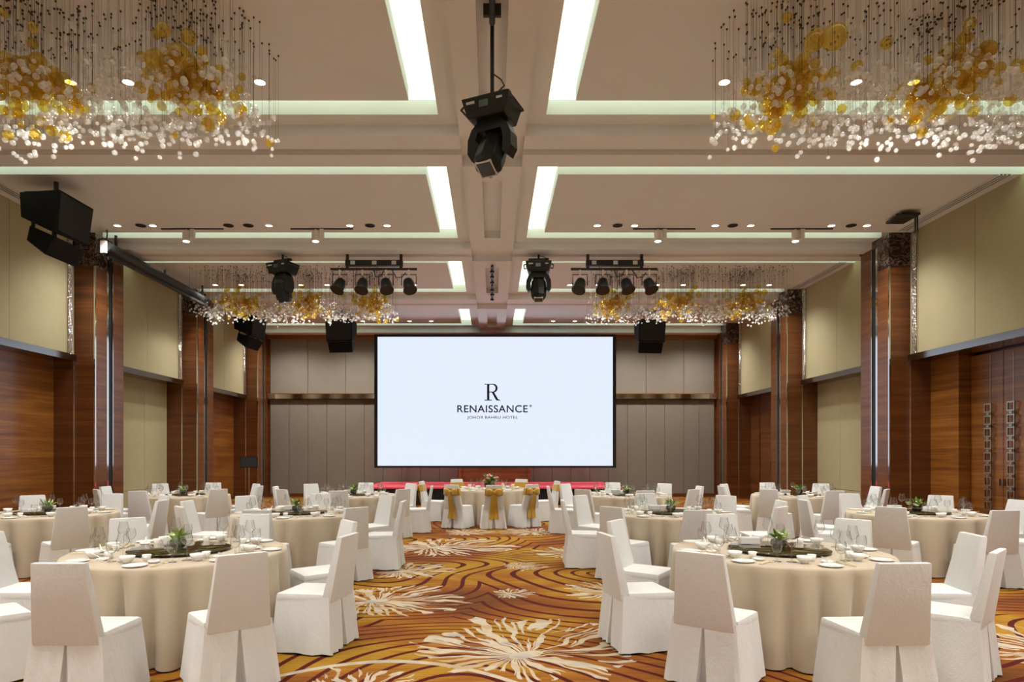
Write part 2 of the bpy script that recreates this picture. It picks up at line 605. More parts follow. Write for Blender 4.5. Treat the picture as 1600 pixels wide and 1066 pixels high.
# ceiling: top slab, beams with grooves, lips, floating panels and cove strips
ceil = struct('ceiling', MB().box(-9.6, 9.6, YF - 0.2, YB + 0.2, 6.36, 6.5).mesh('ceiling', 'ceiling_paint'), label='taupe coffered ceiling with cross beams and lit coves')
coffers = [(-4.2, -0.8), (0.62, 4.0), (5.3, 8.61), (10.12, 13.56), (14.98, 18.08), (19.85, 22.83)]
SL = 0.34
for ci, (y0, y1) in enumerate(coffers):
    for s in (-1, 1):
        xa, xb = sorted((s * 1.07, s * 9.5))
        link('coffer_panel', MB().box(xa, xb, y0 + SL, y1 - SL, ZC, 6.28).mesh('coffer_panel', 'ceiling_paint'), ceil)
        # cove light diffusers lying in the slot round the panel
        xa, xb = sorted((s * 0.72, s * 9.5))
        link('cove_light', MB().box(xa, xb, y0, y0 + SL, 6.30, 6.36).mesh('cove_light', 'cove_white'), ceil)
        link('cove_light', MB().box(xa, xb, y1 - SL, y1, 6.30, 6.36).mesh('cove_light', 'cove_white'), ceil)
        xa, xb = sorted((s * 0.72, s * 1.07))
        link('cove_light', MB().box(xa, xb, y0 + SL, y1 - SL, 6.30, 6.36).mesh('cove_light', 'cove_white'), ceil)
    # centre beam along this coffer
    link('beam_lip', MB().box(-0.72, 0.72, y0, y1, ZC, 6.36).mesh('beam_lip', 'beam_paint'), ceil)
    mb = MB().box(-0.45, -0.16, y0 - 0.28, y1 + 0.28, ZL, ZC).box(0.16, 0.45, y0 - 0.28, y1 + 0.28, ZL, ZC)
    mb.box(-0.16, 0.16, y0 - 0.28, y0 + 0.25, ZL, ZC).box(-0.16, 0.16, y1 - 0.45, y1 + 0.28, ZL, ZC)
    link('centre_beam', mb.mesh('centre_beam', 'beam_paint'), ceil)
ys = [YF] + [v for c in coffers for v in c] + [YB]
for k in range(0, len(ys), 2):
    a, b_ = ys[k], ys[k + 1]
    link('beam_lip', MB().box(-9.5, 9.5, a, b_, ZC, 6.36).mesh('beam_lip', 'beam_paint'), ceil)
    if k == len(ys) - 2:
        link('end_soffit', MB().box(-8.6, 8.6, 22.98, YB, 5.87, ZC).mesh('end_soffit', 'beam_paint'), ceil)
        continue
    if k == 0:
        continue
    mid = (a + b_) / 2
    for s in (-1, 1):
        xa, xb = sorted((s * 0.45, s * 9.5))
        mb = MB().box(xa, xb, a + 0.28, mid - 0.09, ZL, ZC).box(xa, xb, mid + 0.09, b_ - 0.28, ZL, ZC).box(xa, xb, mid - 0.09, mid + 0.09, ZL + 0.1, ZC)
        link('cross_beam', mb.mesh('cross_beam', 'beam_paint'), ceil)

# walls
for s, nm in ((-1, 'left'), (1, 'right')):
    mb = MB()
    xa, xb = sorted((s * 9.45, s * 9.6))
    wall = struct('wall_' + nm, mb.box(xa, xb, YF, YB, 0, 6.36).mesh('wall', 'wood_dark'), label='wood and fabric panelled side wall on the ' + nm)

    def part(name, mat, x0, x1, y0, y1, z0, z1, par=wall, bevel=0.0, label=None):
        xa, xb = sorted((s * x0, s * x1))
        o = link(name, MB().box(xa, xb, y0, y1, z0, z1).mesh(name, mat, bevel=bevel), par)
        if label:
            o['label'] = label
        return o

    near = [-0.55 - 4.6, -0.55, 4.05, 8.65, 13.25, 17.85, 22.45]
    for y in near:                                          # piers
        y1 = min(y + 1.05, YB)
        pier = part('pier', 'wood_dark', PI_X + 0.03, 9.45, y + 0.02, y1 - 0.02, 0, 6.36)
        part('veneer_panel', 'wood_column', PI_X + 0.02, W + 0.02, y, y + 0.03, 0, 5.42, pier)         # face towards the entrance
        part('veneer_panel', 'wood_column', PI_X, PI_X + 0.04, y + 0.03, y + 0.40, 0, 5.95, pier)
        part('veneer_panel', 'wood_column', PI_X, PI_X + 0.04, y + 0.62, y1 - 0.03, 0, 5.95, pier)
        part('mirror_strip', 'chrome', PI_X + 0.015, PI_X + 0.035, y + 0.42, y + 0.50, 0, 5.95, pier)
        part('mirror_strip', 'black_plastic', PI_X + 0.015, PI_X + 0.035, y + 0.505, y + 0.60, 0, 5.95, pier)
        part('chrome_edge', 'chrome', PI_X - 0.006, PI_X + 0.024, y - 0.006, y + 0.028, 0, 5.42, pier)
        part('chrome_edge', 'chrome', PI_X - 0.008, PI_X + 0.02, y + 0.395, y + 0.415, 0, 5.95, pier)
        part('chrome_edge', 'chrome', PI_X - 0.008, PI_X + 0.02, y + 0.605, y + 0.625, 0, 5.95, pier)
        part('chrome_edge', 'chrome', W - 0.03, W + 0.02, y - 0.012, y + 0.0, 0, 5.42, pier)
        part('capital', 'dark_marble', PI_X - 0.025, W + 0.03, y - 0.03, y + 0.38, 5.42, 6.10, pier, 0.012, 'dark veined marble capital')
        part('marble_band', 'dark_marble', PI_X - 0.01, W, y + 0.38, y1, 5.93, 6.10, pier)
    for bi, y in enumerate(near[:-1]):                      # bays between the piers
        a, b_ = y + 1.05, near[bi + 1]
        # upper fabric box with mirror strips and a chrome ledge
        part('upper_panel', 'wall_fabric', W, 9.45, a, (a + b_) / 2 - 0.004, 3.60, 6.10)
        part('upper_panel', 'wall_fabric', W, 9.45, (a + b_) / 2 + 0.004, b_, 3.60, 6.10)
        part('mosaic_strip', 'mirror_mosaic', W - 0.03, W + 0.02, a + 0.02, a + 0.22, 3.60, 6.06)
        part('mosaic_strip', 'mirror_mosaic', W - 0.03, W + 0.02, b_ - 0.24, b_ - 0.10, 3.60, 6.06)
        part('chrome_edge', 'chrome', W - 0.035, W + 0.02, b_ - 0.26, b_ - 0.24, 3.60, 6.06)
        part('chrome_edge', 'chrome', W - 0.035, W + 0.02, b_ - 0.05, b_ - 0.02, 3.60, 6.06)
        part('chrome_ledge', 'darkened_chrome', W - 0.05, 9.4, a, b_, 3.47, 3.60)
        # niche below
        fabric_bay = bi in (1, 4)
        if fabric_bay:
            n = 3
            for k in range(n):
                p, q = a + (b_ - a) * k / n, a + (b_ - a) * (k + 1) / n
                part('fabric_panel', 'wall_fabric', NI, 9.45, p + 0.004, q - 0.004, 0.66, 3.47)
                part('fabric_panel', 'wall_fabric', NI, 9.45, p + 0.004, q - 0.004, 0.0, 0.65)
        elif s == 1 and bi == 3:
            part('veneer_panel', 'wood', NI, 9.45, b_ - 0.82, b_, 0, 3.47)
            part('veneer_panel', 'wood', NI, 9.45, a, a + 0.55, 0, 3.47)
        elif s == 1 and bi == 5:
            part('veneer_panel', 'wood_dark', NI, 9.45, b_ - 0.75, b_, 0, 3.47)
            part('veneer_panel', 'wood_dark', NI, 9.45, a, a + 0.8, 0, 3.47)
            part('veneer_panel', 'wood_dark', NI + 0.02, 9.45, a + 0.8, b_ - 0.75, 2.25, 3.47)
        else:
            part('veneer_panel', 'wood', NI, 9.45, a, (a + b_) / 2 - 0.003, 0, 3.47)
            part('veneer_panel', 'wood', NI, 9.45, (a + b_) / 2 + 0.003, b_, 0, 3.47)
        part('niche_jamb', 'wood_dark', W - 0.02, 9.45, b_ - 0.03, b_ + 0.01, 0, 3.47)
        part('chrome_edge', 'chrome', W - 0.035, W - 0.005, b_ - 0.035, b_ - 0.01, 0, 3.47)
    link('baseboard', MB().box(*sorted((s * (NI - 0.02), s * 9.45)), YF, YB, 0, 0.10).mesh('baseboard', 'wood_dark'), wall)

# double door in the near right bay
d1 = struct('door_1', MB().box(9.28, 9.40, 10.25, 12.43, 0.0, 3.47).mesh('door_frame', 'wood_dark'), label='tall double wooden door with chains of square metal rings')
for k, (a, b_) in enumerate(((11.635, 12.42), (10.83, 11.625))):
    leaf = link('door_leaf', MB().box(9.20, 9.26, a, b_, 0.005, 3.44).mesh('door_leaf', 'wood', bevel=0.004), d1)
    yh = 11.93 if k == 0 else 11.40
    link('inlay_strip', MB().box(9.192, 9.202, yh - 0.006, yh + 0.006, 0.1, 3.4).mesh('inlay_strip', 'brass_satin'), leaf)
    ring = MB()
    o_, i_ = 0.085, 0.062
    for (u0, u1, w0, w1) in ((-o_, o_, -o_, -i_), (-o_, o_, i_, o_), (-o_, -i_, -i_, i_), (i_, o_, -i_, i_)):
        ring.box(-0.012, 0.012, u0, u1, w0, w1)
    ring.box(0.01, 0.05, -0.012, 0.012, -o_ + 0.005, -i_)
    rm = ring.mesh('handle_ring', 'brass_satin')
    lk = MB().box(-0.01, 0.01, -0.03, 0.03, -0.02, 0.02).mesh('handle_link', 'brass_satin')
    for q in range(9):
        z = 0.62 + q * 0.225
        link('handle_ring', rm, leaf, (9.15, yh, z))
        if q < 8:
            link('handle_link', lk, leaf, (9.15, yh, z + 0.1125))
    link('door_lever', MB().box(9.14, 9.20, 11.58 if k else 11.66, 11.60 if k else 11.68, 1.0, 1.12).mesh('door_lever', 'brass_satin'), leaf)

# service door in the far right bay
d2 = struct('door_2', MB().box(9.05, 9.40, 19.70, 21.70, 0.0, 2.25).mesh('door_frame', 'wood_dark'), label='dark wooden service door with two steel pull plates')
for (a, b_) in ((19.72, 20.69), (20.71, 21.68)):
    leaf = link('door_leaf', MB().box(9.0, 9.05, a, b_, 0.005, 2.24).mesh('door_leaf', 'wood_dark', bevel=0.003), d2)
    yy = b_ - 0.16 if a < 20 else a + 0.16
    link('pull_plate', MB().box(8.985, 9.0, yy - 0.05, yy + 0.05, 0.95, 1.30).mesh('pull_plate', 'chrome'), leaf)

# back wall
bw = struct('wall_back', MB().box(-9.6, 9.6, YB + 0.02, YB + 0.2, 0, 6.36).mesh('wall_back', 'wood_dark'), label='grey-beige fabric panelled wall behind the stage')
pw = 58.6 * YB / F
xs = [-8.05 + pw * k for k in range(13)]
for k in range(12):
    a, b_ = xs[k], min(xs[k + 1], 8.06)
    link('upper_fabric_panel', MB().box(a + 0.006, b_ - 0.006, YB - 0.05, YB + 0.03, 3.72, 5.72).mesh('upper_fabric_panel', 'back_fabric', bevel=0.006, bseg=1), bw)
    for h in range(2):
        p, q = a + (b_ - a) * h / 2, a + (b_ - a) * (h + 1) / 2
        link('lower_fabric_panel', MB().box(p + 0.005, q - 0.005, YB - 0.05, YB + 0.03, 0.12, 3.53).mesh('lower_fabric_panel', 'back_fabric', bevel=0.006, bseg=1), bw)
link('mirror_ledge', MB().box(-8.1, 8.1, YB - 0.16, YB, 3.55, 3.72).mesh('mirror_ledge', 'chrome'), bw)
link('ledge_top', MB().box(-8.1, 8.1, YB - 0.17, YB, 3.72, 3.745).mesh('ledge_top', 'wood'), bw)
link('timber_rail', MB().box(-8.14, 8.14, YB - 0.08, YB, 5.72, 5.87).mesh('timber_rail', 'wood'), bw)
link('skirting', MB().box(-8.14, 8.14, YB - 0.07, YB, 0, 0.12).mesh('skirting', 'wood_dark'), bw)
link('centre_panel', MB().box(-1.22, 1.38, YB - 0.14, YB, 0, 5.98).mesh('centre_panel', 'wood'), bw)
for x in (-1.22, 1.28):
    link('centre_frame', MB().box(x, x + 0.10, YB - 0.19, YB, 0, 6.0).mesh('centre_frame', 'wood'), bw)
# wall behind the camera
fw = struct('wall_front', MB().box(-9.6, 9.6, YF - 0.2, YF, 0, 6.36).mesh('wall_front', 'entrance_fabric'), label='pale grey fabric wall behind the viewer')

# ------------------------------------------------------------------ ceiling fittings
dl_rim = MB().lathe([(0.062, 0.0), (0.085, 0.0), (0.085, 0.012), (0.062, 0.012)], 20, closed=False).mesh('rim', 'white_plastic', smooth='auto')
dl_glow = MB().lathe([(0.001, 0.004), (0.064, 0.004)], 20, closed=False).mesh('lamp', 'downlight_glow')
row_words = {0: 'behind the viewer', 1: 'over the viewer', 2: 'beyond the nearest bubble chandeliers', 3: 'in the row before the stage light bars', 4: 'behind the far bubble chandeliers', 5: 'in the row above the LED screen'}
side_word = {-1: 'left', 1: 'right'}
pairs = [2.08, 2.82, 4.42, 5.12, 6.72, 7.42]
ord_word = ['nearest the aisle', 'second from the aisle', 'third from the aisle', 'fourth from the aisle', 'fifth from the aisle', 'nearest the wall']
dl_group = 'round ceiling downlights'


def spot(x, y, z, w, ang=2.3, name='lamp_light', blend=1.0, parent=None):
    ld = bpy.data.lights.new(name, 'SPOT')
    ld.energy = w
    ld.color = LAMP
    ld.spot_size = ang
    ld.spot_blend = blend
    ld.shadow_soft_size = 0.09
    o = bpy.data.objects.new(name, ld)
    col.objects.link(o)
    o.location = (x, y, z)
    if parent is not None:
        o.parent = parent
    return o


for ci, (y0, y1) in enumerate(coffers):
    yd = y1 - SL - 0.42
    for s in (-1, 1):
        for k, x in enumerate(pairs):
            if ci == 2 and k == 0:
                continue
            if s == -1 and ci == 3 and k == 3:
                continue
            lab = 'round downlight, %s, %s side, %s' % (ord_word[k], side_word[s], row_words[ci])
            t = thing('downlight', lab, 'downlight', (s * x, yd, ZC - 0.012), 0, dl_group)
            link('rim', dl_rim, t)
            link('lamp', dl_glow, t)
            spot(0, 0, -0.03, DOWNLIGHT_W, parent=t)
for s in (-1, 1):  # added fill lamps, unseen: they light the rear wall to brighten chair backs
    for k, x in enumerate(pairs):
        t = thing('downlight', 'added fill downlight, %s, %s side, washing the wall behind the viewer' % (ord_word[k], side_word[s]), 'downlight', (s * x, -3.2, ZC - 0.012), 0, dl_group)
        link('rim', dl_rim, t)
        link('lamp', dl_glow, t)
        spot(0, 0, -0.03, DOWNLIGHT_W * 0.7, parent=t)
# dark speaker grilles between the downlights
gr = MB().lathe([(0.085, 0.0), (0.10, 0.0), (0.10, 0.012), (0.085, 0.012)], 18, closed=False).mesh('rim', 'black_metal', smooth='auto')
gm = MB().lathe([(0.001, 0.006), (0.088, 0.006)], 18, closed=False).mesh('mesh_disc', 'black_matte')
for (px, lab) in ((220, 'by the left wall'), (357, 'left of centre, outer of two'), (388, 'left of centre, inner of two'), (578, 'left of the central beam'),
                  (965, 'right of the central beam'), (1145, 'midway along the right half'), (1330, 'by the right wall')):
    y = 12.80
    t = thing('ceiling_grille', 'small round black ceiling grille ' + lab, 'grille', ((px - VX) * y / F, y, ZC - 0.012), 0, 'black ceiling grilles')
    link('rim', gr, t)
    link('mesh_disc', gm, t)

# surface spotlights on short tracks
for (px, lab) in ((291, 'outer left'), (493, 'inner left'), (1028, 'inner right'), (1243, 'outer right')):
    y = 12.98
    x = (px - VX) * y / F
    t = thing('track_spotlight', 'white cylindrical spotlight on a short black track, ' + lab, 'spotlight', (x, y, ZC), 0, 'cylindrical track spotlights')
    link('track', MB().box(-0.5, 0.75, -0.015, 0.015, -0.02, 0.0).mesh('track', 'black_metal'), t)
    link('stem', MB().lathe([(0.02, -0.08), (0.02, -0.02)], 10).mesh('stem', 'white_plastic'), t)
    link('body', MB().lathe([(0.066, -0.26), (0.075, -0.25), (0.075, -0.06), (0.05, -0.05)], 18, (0, 0, 0)).mesh('body', 'white_plastic', smooth='auto'), t)
    link('adapter_box', MB().box(0.09, 0.17, -0.04, 0.04, -0.20, -0.02).mesh('adapter_box', 'white_plastic', bevel=0.006), t)
    link('lamp', MB().lathe([(0.001, -0.264), (0.058, -0.264)], 18, closed=False).mesh('lamp', 'downlight_glow'), t)
    spot(0, 0, -0.28, SPOT_W, 1.6, parent=t)

# linear air vents along the side walls
for (s, y0, y1, lab) in ((1, 10.45, 13.1, 'near right'), (1, 15.3, 17.7, 'far right'), (-1, 10.45, 13.1, 'near left'), (-1, 15.3, 17.7, 'far left')):
    t = thing('air_vent', 'long slotted air vent in the ceiling, ' + lab, 'vent', (s * 8.30, (y0 + y1) / 2, ZC), 0, 'linear ceiling vents')
    hl = (y1 - y0) / 2
    link('backing', MB().box(-0.10, 0.10, -hl, hl, -0.008, 0).mesh('backing', 'black_matte'), t)
    sl = MB().box(-0.012, 0.012, -hl, hl, -0.02, -0.006).mesh('slat', 'ceiling_paint')
    for x in (-0.095, -0.032, 0.032, 0.095):
        link('slat', sl, t, (x, 0, 0))

# rolled projection screen along the left wall
t = thing('projector_screen', 'long black rolled projection screen casing high along the left wall', 'screen case', (-7.8, 15.4, 5.75))
link('casing', MB().tube([(0.02, -2.4, 0), (-0.05, 2.45, 0)], 0.115, 12).mesh('casing', 'black_metal', smooth='auto'), t)
link('weight_bar', MB().box(-0.03, 0.03, -2.3, 2.35, -0.17, -0.11).mesh('weight_bar', 'black_metal'), t)
for y in (-2.0, 0.0, 2.0):
    link('hanger', MB().box(-0.02, 0.02, y - 0.02, y + 0.02, 0.08, 0.35 if abs(y) > 1 else 0.2).mesh('hanger', 'black_metal'), t)
link('end_bracket', MB().box(-0.06, 0.06, -2.44, -2.40, -0.14, 0.10).mesh('end_bracket', 'white_plastic'), t)
link('cable', MB().tube([(0, -2.35, 0.1), (0.06, -2.4, 0.22), (0.02, -2.35, 0.35)], 0.012, 6).mesh('cable', 'black_metal'), t)

# projector bracket by the right wall
t = thing('projector_bracket', 'flat black ceiling bracket plate beside the right wall vent', 'bracket', (7.75, 12.2, ZC))
link('plate', MB().box(-0.17, 0.17, -0.25, 0.25, -0.10, -0.06).mesh('plate', 'black_metal'), t)
for x in (-0.1, 0.1):
    link('rod', MB().box(x - 0.012, x + 0.012, -0.01, 0.01, -0.10, -0.002).mesh('rod', 'black_metal'), t)
for x in (0.11, 0.15):
    link('drop_rod', MB().box(x - 0.01, x + 0.01, -0.2, -0.18, -0.42, -0.1).mesh('drop_rod', 'black_metal'), t)


# hanging loudspeakers: a big box and a smaller wedge under it
def hang_speaker(loc, rz, tilt, sc_, drop, label):
    t = thing('hanging_loudspeaker', label, 'speaker', (loc[0], loc[1], loc[2]), rz, 'black loudspeakers hung from the ceiling')
    rot = Matrix.Rotation(tilt, 4, 'X')

    # facing local -Y: flat top, underside rising towards the rear
    def K(mb):
        mb.v = [tuple(Vector(v) * sc_) for v in mb.v]
        return mb
    p = [(-0.40, -0.28, -0.33), (0.40, -0.28, -0.33), (0.34, 0.34, -0.06), (-0.34, 0.34, -0.06), (-0.42, -0.36, 0.34), (0.42, -0.36, 0.34), (0.34, 0.36, 0.34), (-0.34, 0.36, 0.34)]
    cab = link('cabinet', K(MB().hexa(p)).mesh('cabinet', 'speaker_black', bevel=0.012), t)
    link('grille', K(MB().hexa([(-0.37, -0.298, -0.29), (0.37, -0.298, -0.29), (0.37, -0.27, -0.29), (-0.37, -0.27, -0.29), (-0.39, -0.367, 0.30), (0.39, -0.367, 0.30), (0.39, -0.34, 0.30), (-0.39, -0.34, 0.30)])).mesh('grille', 'black_matte'), cab)
    low = MB().hexa([(-0.36, -0.20, -0.17), (0.36, -0.20, -0.17), (0.28, 0.24, -0.08), (-0.28, 0.24, -0.08), (-0.38, -0.25, 0.16), (0.38, -0.25, 0.16), (0.30, 0.27, 0.16), (-0.30, 0.27, 0.16)])
    low.v = [tuple(rot @ Vector(v) + Vector((0, 0.04, -0.44))) for v in low.v]
    link('lower_cabinet', K(low).mesh('lower_cabinet', 'speaker_black', bevel=0.012), t)
    for x in (-0.25, 0.25):
        for (y, z) in ((-0.14, -0.30), (0.20, -0.15)):
            link('link_bracket', K(MB().box(x - 0.015, x + 0.015, y - 0.02, y + 0.02, z - 0.09, z + 0.06)).mesh('link_bracket', 'black_metal'), t)
    link('top_plate', K(MB().box(-0.32, 0.32, -0.3, 0.3, 0.34, 0.36)).mesh('top_plate', 'black_metal'), t)
    link('drop_pole', MB().box(-0.025, 0.025, -0.025, 0.025, 0.28 * sc_, drop).mesh('drop_pole', 'black_metal'), t)
    return t


hang_speaker((-7.25, 10.75, 5.46), math.radians(88), math.radians(24), 1.0, ZC - 5.46, 'large black two-box loudspeaker hung by the near left wall')
hang_speaker((-7.35, 19.6, 5.37), math.radians(80), math.radians(24), 0.95, ZC - 5.37, 'black two-box loudspeaker hung by the far left wall')
hang_speaker((-4.75, 20.5, 5.42), math.radians(-6), math.radians(10), 1.04, ZC - 5.42, 'black two-box loudspeaker hung left of the LED screen')
hang_speaker((4.96, 20.5, 5.40), math.radians(6), math.radians(10), 1.04, ZC - 5.40, 'black two-box loudspeaker hung right of the LED screen')


# moving-head stage lights
def moving_head(loc, rz, yaw, nod, k, drop, label):
    t = thing('moving_head_light', label, 'stage light', loc, rz, 'black moving head stage lights')
    # origin at the top of the base box

    def S(mb):
        mb.v = [tuple(Vector(v) * k) for v in mb.v]
        return mb
    base = link('base', S(MB().hexa([(-0.20, -0.17, -0.20), (0.20, -0.17, -0.20), (0.20, 0.17, -0.20), (-0.20, 0.17, -0.20), (-0.26, -0.20, 0), (0.26, -0.20, 0), (0.26, 0.20, 0), (-0.26, 0.20, 0)])).mesh('base', 'black_plastic', bevel=0.015), t)
    for s in (-1, 1):
        link('side_handle', S(MB().tube([(s * 0.25, -0.15, -0.06), (s * 0.29, -0.13, -0.07), (s * 0.29, 0.13, -0.07), (s * 0.25, 0.15, -0.06)], 0.012, 6)).mesh('side_handle', 'black_metal'), base)
    link('display', S(MB().box(-0.06, 0.04, -0.193, -0.186, -0.12, -0.05)).mesh('display', 'lens_glass'), base)
    link('logo_strip', S(MB().box(-0.20, -0.11, -0.197, -0.19, -0.07, -0.045)).mesh('logo_strip', 'label_grey'), base)
    link('logo_strip', S(MB().box(0.13, 0.19, -0.197, -0.19, -0.07, -0.05)).mesh('logo_strip', 'label_grey'), base)
    link('clamp_bar', S(MB().box(-0.20, 0.20, -0.03, 0.03, 0.05, 0.09)).mesh('clamp_bar', 'black_metal'), t)
    for x in (-0.13, 0.13):
        link('clamp', S(MB().box(x - 0.02, x + 0.02, -0.03, 0.03, -0.01, 0.06)).mesh('clamp', 'black_metal'), t)
    link('drop_pole', MB().tube([(0, 0, 0.05 * k), (0, 0, drop - 0.003)], 0.022, 8).mesh('drop_pole', 'black_metal'), t)
    link('cable', MB().tube([(0.05 * k, -0.1 * k, 0.0), (0.16 * k, -0.06 * k, min(drop, 0.3) * 0.4), (0.10 * k, 0, min(drop, 0.3) * 0.75), (0.02, 0, min(drop - 0.03, 0.3))], 0.008, 6).mesh('cable', 'black_metal'), t)
    yk = link('yoke', None, t, (0, 0, -0.2 * k), yaw)
    yk.data = None
    arms = MB()
    prof = [(-0.20, -0.06), (-0.245, -0.16), (-0.25, -0.30), (-0.20, -0.38), (-0.15, -0.34), (-0.16, -0.18), (-0.13, -0.10), (0.13, -0.10), (0.16, -0.18), (0.15, -0.34), (0.20, -0.38), (0.25, -0.30), (0.245, -0.16), (0.20, -0.06), (0.12, 0.01), (-0.12, 0.01)]
    arms.prism(prof, 'y', -0.075, 0.075)
    yo = link('arms', S(arms).mesh('arms', 'black_plastic'), t, (0, 0, -0.2 * k), yaw)
    bpy.data.objects.remove(yk)
    hd = MB()
    ring = [(0.11, 0.20), (0.145, 0.13), (0.158, -0.05), (0.15, -0.18), (0.115, -0.25)]
    hd.lathe([(r, z) for r, z in reversed(ring)], 8)
    rot = Matrix.Rotation(nod, 4, 'X')
    hd.v = [tuple((rot @ Vector(v)) * k + Vector((0, 0, -0.30 * k))) for v in hd.v]
    head = link('head', hd.mesh('head', 'black_plastic', bevel=0.01), t, (0, 0, -0.2 * k), yaw)
    ln = MB().box(-0.075, 0.075, -0.075, 0.075, -0.262, -0.238)
    ln.v = [tuple((rot @ Vector(v)) * k + Vector((0, 0, -0.30 * k))) for v in ln.v]
    link('lens', ln.mesh('lens', 'lens_glass'), head)
    rm = MB()
    for (x0, x1, y0, y1) in ((-0.09, 0.09, -0.09, -0.08), (-0.09, 0.09, 0.08, 0.09), (-0.09, -0.08, -0.09, 0.09), (0.08, 0.09, -0.09, 0.09)):
        rm.box(x0, x1, y0, y1, -0.265, -0.24)
    rm.v = [tuple((rot @ Vector(v)) * k + Vector((0, 0, -0.30 * k))) for v in rm.v]
    link('lens_rim', rm.mesh('lens_rim', 'label_grey'), head)
    return t


moving_head((0.0, 6.75, 5.24), math.radians(-24), math.radians(-4), math.radians(-30), 1.02, 0.84, 'black moving head light hung nearest, on the central ceiling beam')
moving_head((-4.6, 14.2, 5.74), math.radians(-22), math.radians(-12), math.radians(14), 1.12, 0.21, 'black moving head light hung left, beside the left light bar')
moving_head((1.02, 14.2, 5.76), math.radians(-4), 0.0, math.radians(-16), 1.1, 0.19, 'black moving head light hung right of the central beam')

# black pipes in the centre groove
t = thing('lighting_pipe', 'black horizontal lighting pipe above the nearest moving head light', 'pipe', (0, 5.2, 5.98))
link('pipe', MB().tube([(0.0, -1.5, 0), (0.0, 1.4, 0)], 0.03, 10).mesh('pipe', 'black_metal', smooth='auto'), t)
link('power_track', MB().box(-0.10, -0.05, -1.5, 0.9, -0.02, 0.05).mesh('power_track', 'black_metal'), t)
for y in (-1.2, 0.1, 1.3):
    link('hanger', MB().box(-0.09, 0.09, y - 0.02, y + 0.02, 0.0, 0.12).mesh('hanger', 'black_metal'), t)
for (ya, yb, lab) in ((14.9, 16.4, 'nearer'), (16.6, 18.2, 'farther')):
    t = thing('lighting_pipe', 'short black lighting pipe in the central beam groove, %s of two' % lab, 'pipe', (0, (ya + yb) / 2, 5.9), 0, 'short pipes in the far groove')
    hl = (yb - ya) / 2
    link('pipe', MB().tube([(0, -hl, 0), (0, hl, 0)], 0.03, 8).mesh('pipe', 'black_metal'), t)
    for y in (-hl * 0.6, 0, hl * 0.7):
        link('clamp', MB().box(-0.05, 0.05, y - 0.02, y + 0.02, -0.07, -0.03).mesh('clamp', 'black_metal'), t)
        link('hanger', MB().box(-0.02, 0.02, y - 0.02, y + 0.02, 0.02, 0.2).mesh('hanger', 'black_metal'), t)


# bars of four par cans
def par_bar(x, y, label):
    t = thing('par_light_bar', label, 'light bar', (x, y, ZL), 0, 'bars of black par lights')
    link('dimmer_box', MB().box(-0.62, 0.64, -0.06, 0.06, -0.26, -0.13).mesh('dimmer_box', 'black_plastic', bevel=0.01), t)
    for q in (-0.45, 0.02, 0.45):
        link('socket_plate', MB().box(q - 0.05, q + 0.05, -0.066, -0.058, -0.235, -0.155).mesh('socket_plate', 'label_grey'), t)
    link('bar', MB().tube([(-0.95, 0, -0.32), (0.95, 0, -0.32)], 0.028, 8).mesh('bar', 'black_metal', smooth='auto'), t)
    for q in (-0.58, 0.6):
        link('hanger', MB().box(q - 0.03, q + 0.03, -0.03, 0.03, -0.32, 0.0).mesh('hanger', 'black_metal'), t)
    for q, (tx, tz) in zip((-0.75, -0.25, 0.27, 0.77), ((0.15, 0.5), (0.05, 0.15), (-0.1, 0.35), (-0.18, 0.45))):
        pc = link('par_can', None, t, (q, 0, -0.32))
        pc.empty_display_size = 0.05
        rot = Matrix.Rotation(tz * (1 if q < 0 else -1) * 0.6, 4, 'Y') @ Matrix.Rotation(-0.45, 4, 'X')
        can = MB().lathe([(0.07, 0.13), (0.10, 0.11), (0.125, 0.02), (0.13, -0.14), (0.155, -0.15), (0.155, -0.17), (0.12, -0.17)], 14)
        can.v = [tuple(rot @ Vector(v) + Vector((0, 0, -0.34))) for v in can.v]
        link('housing', can.mesh('housing', 'black_plastic', smooth='auto'), pc)
        link('bracket', MB().tube([(-0.16, 0, -0.36), (-0.16, 0, -0.12), (0.16, 0, -0.12), (0.16, 0, -0.36)], 0.012, 6).mesh('bracket', 'black_metal'), pc)
        link('hook', MB().box(-0.02, 0.02, -0.02, 0.02, -0.13, 0.04).mesh('hook', 'white_plastic'), pc)
    link('cable', MB().tube([(0.0, 0, -0.34), (0.05, -0.03, -0.5), (0.16, -0.02, -0.48), (0.22, 0, -0.36)], 0.012, 6).mesh('cable', 'black_metal'), t)
    link('cable', MB().tube([(0.4, 0, -0.34), (0.5, -0.03, -0.52), (0.62, -0.02, -0.5), (0.7, 0, -0.40)], 0.012, 6).mesh('cable', 'black_metal'), t)


par_bar(-2.60, 14.2, 'bar of four black par lights hung left of centre')
par_bar(2.68, 14.2, 'bar of four black par lights hung right of centre')


# ------------------------------------------------------------------ glass bubble chandeliers
ico = {}


def ico_mesh(r, mat, sub):
    key = (round(r, 3), mat, sub)
    if key not in ico:
        bm = bmesh.new()
        bmesh.ops.create_icosphere(bm, subdivisions=sub, radius=r)
        me = bpy.data.meshes.new('glass_bubble')
        bm.to_mesh(me)
        bm.free()
        me.materials.append(MATS[mat])
        me.shade_smooth()
        ico[key] = me
    return ico[key]


def ico_template(sub):
    bm = bmesh.new()
    bmesh.ops.create_icosphere(bm, subdivisions=sub, radius=1)
    v = [tuple(q.co) for q in bm.verts]
    bm.verts.index_update()
    f = [tuple(q.index for q in fc.verts) for fc in bm.faces]
    bm.free()
    return v, f


T1V, T1F = ico_template(1)
T2V, T2F = ico_template(2)


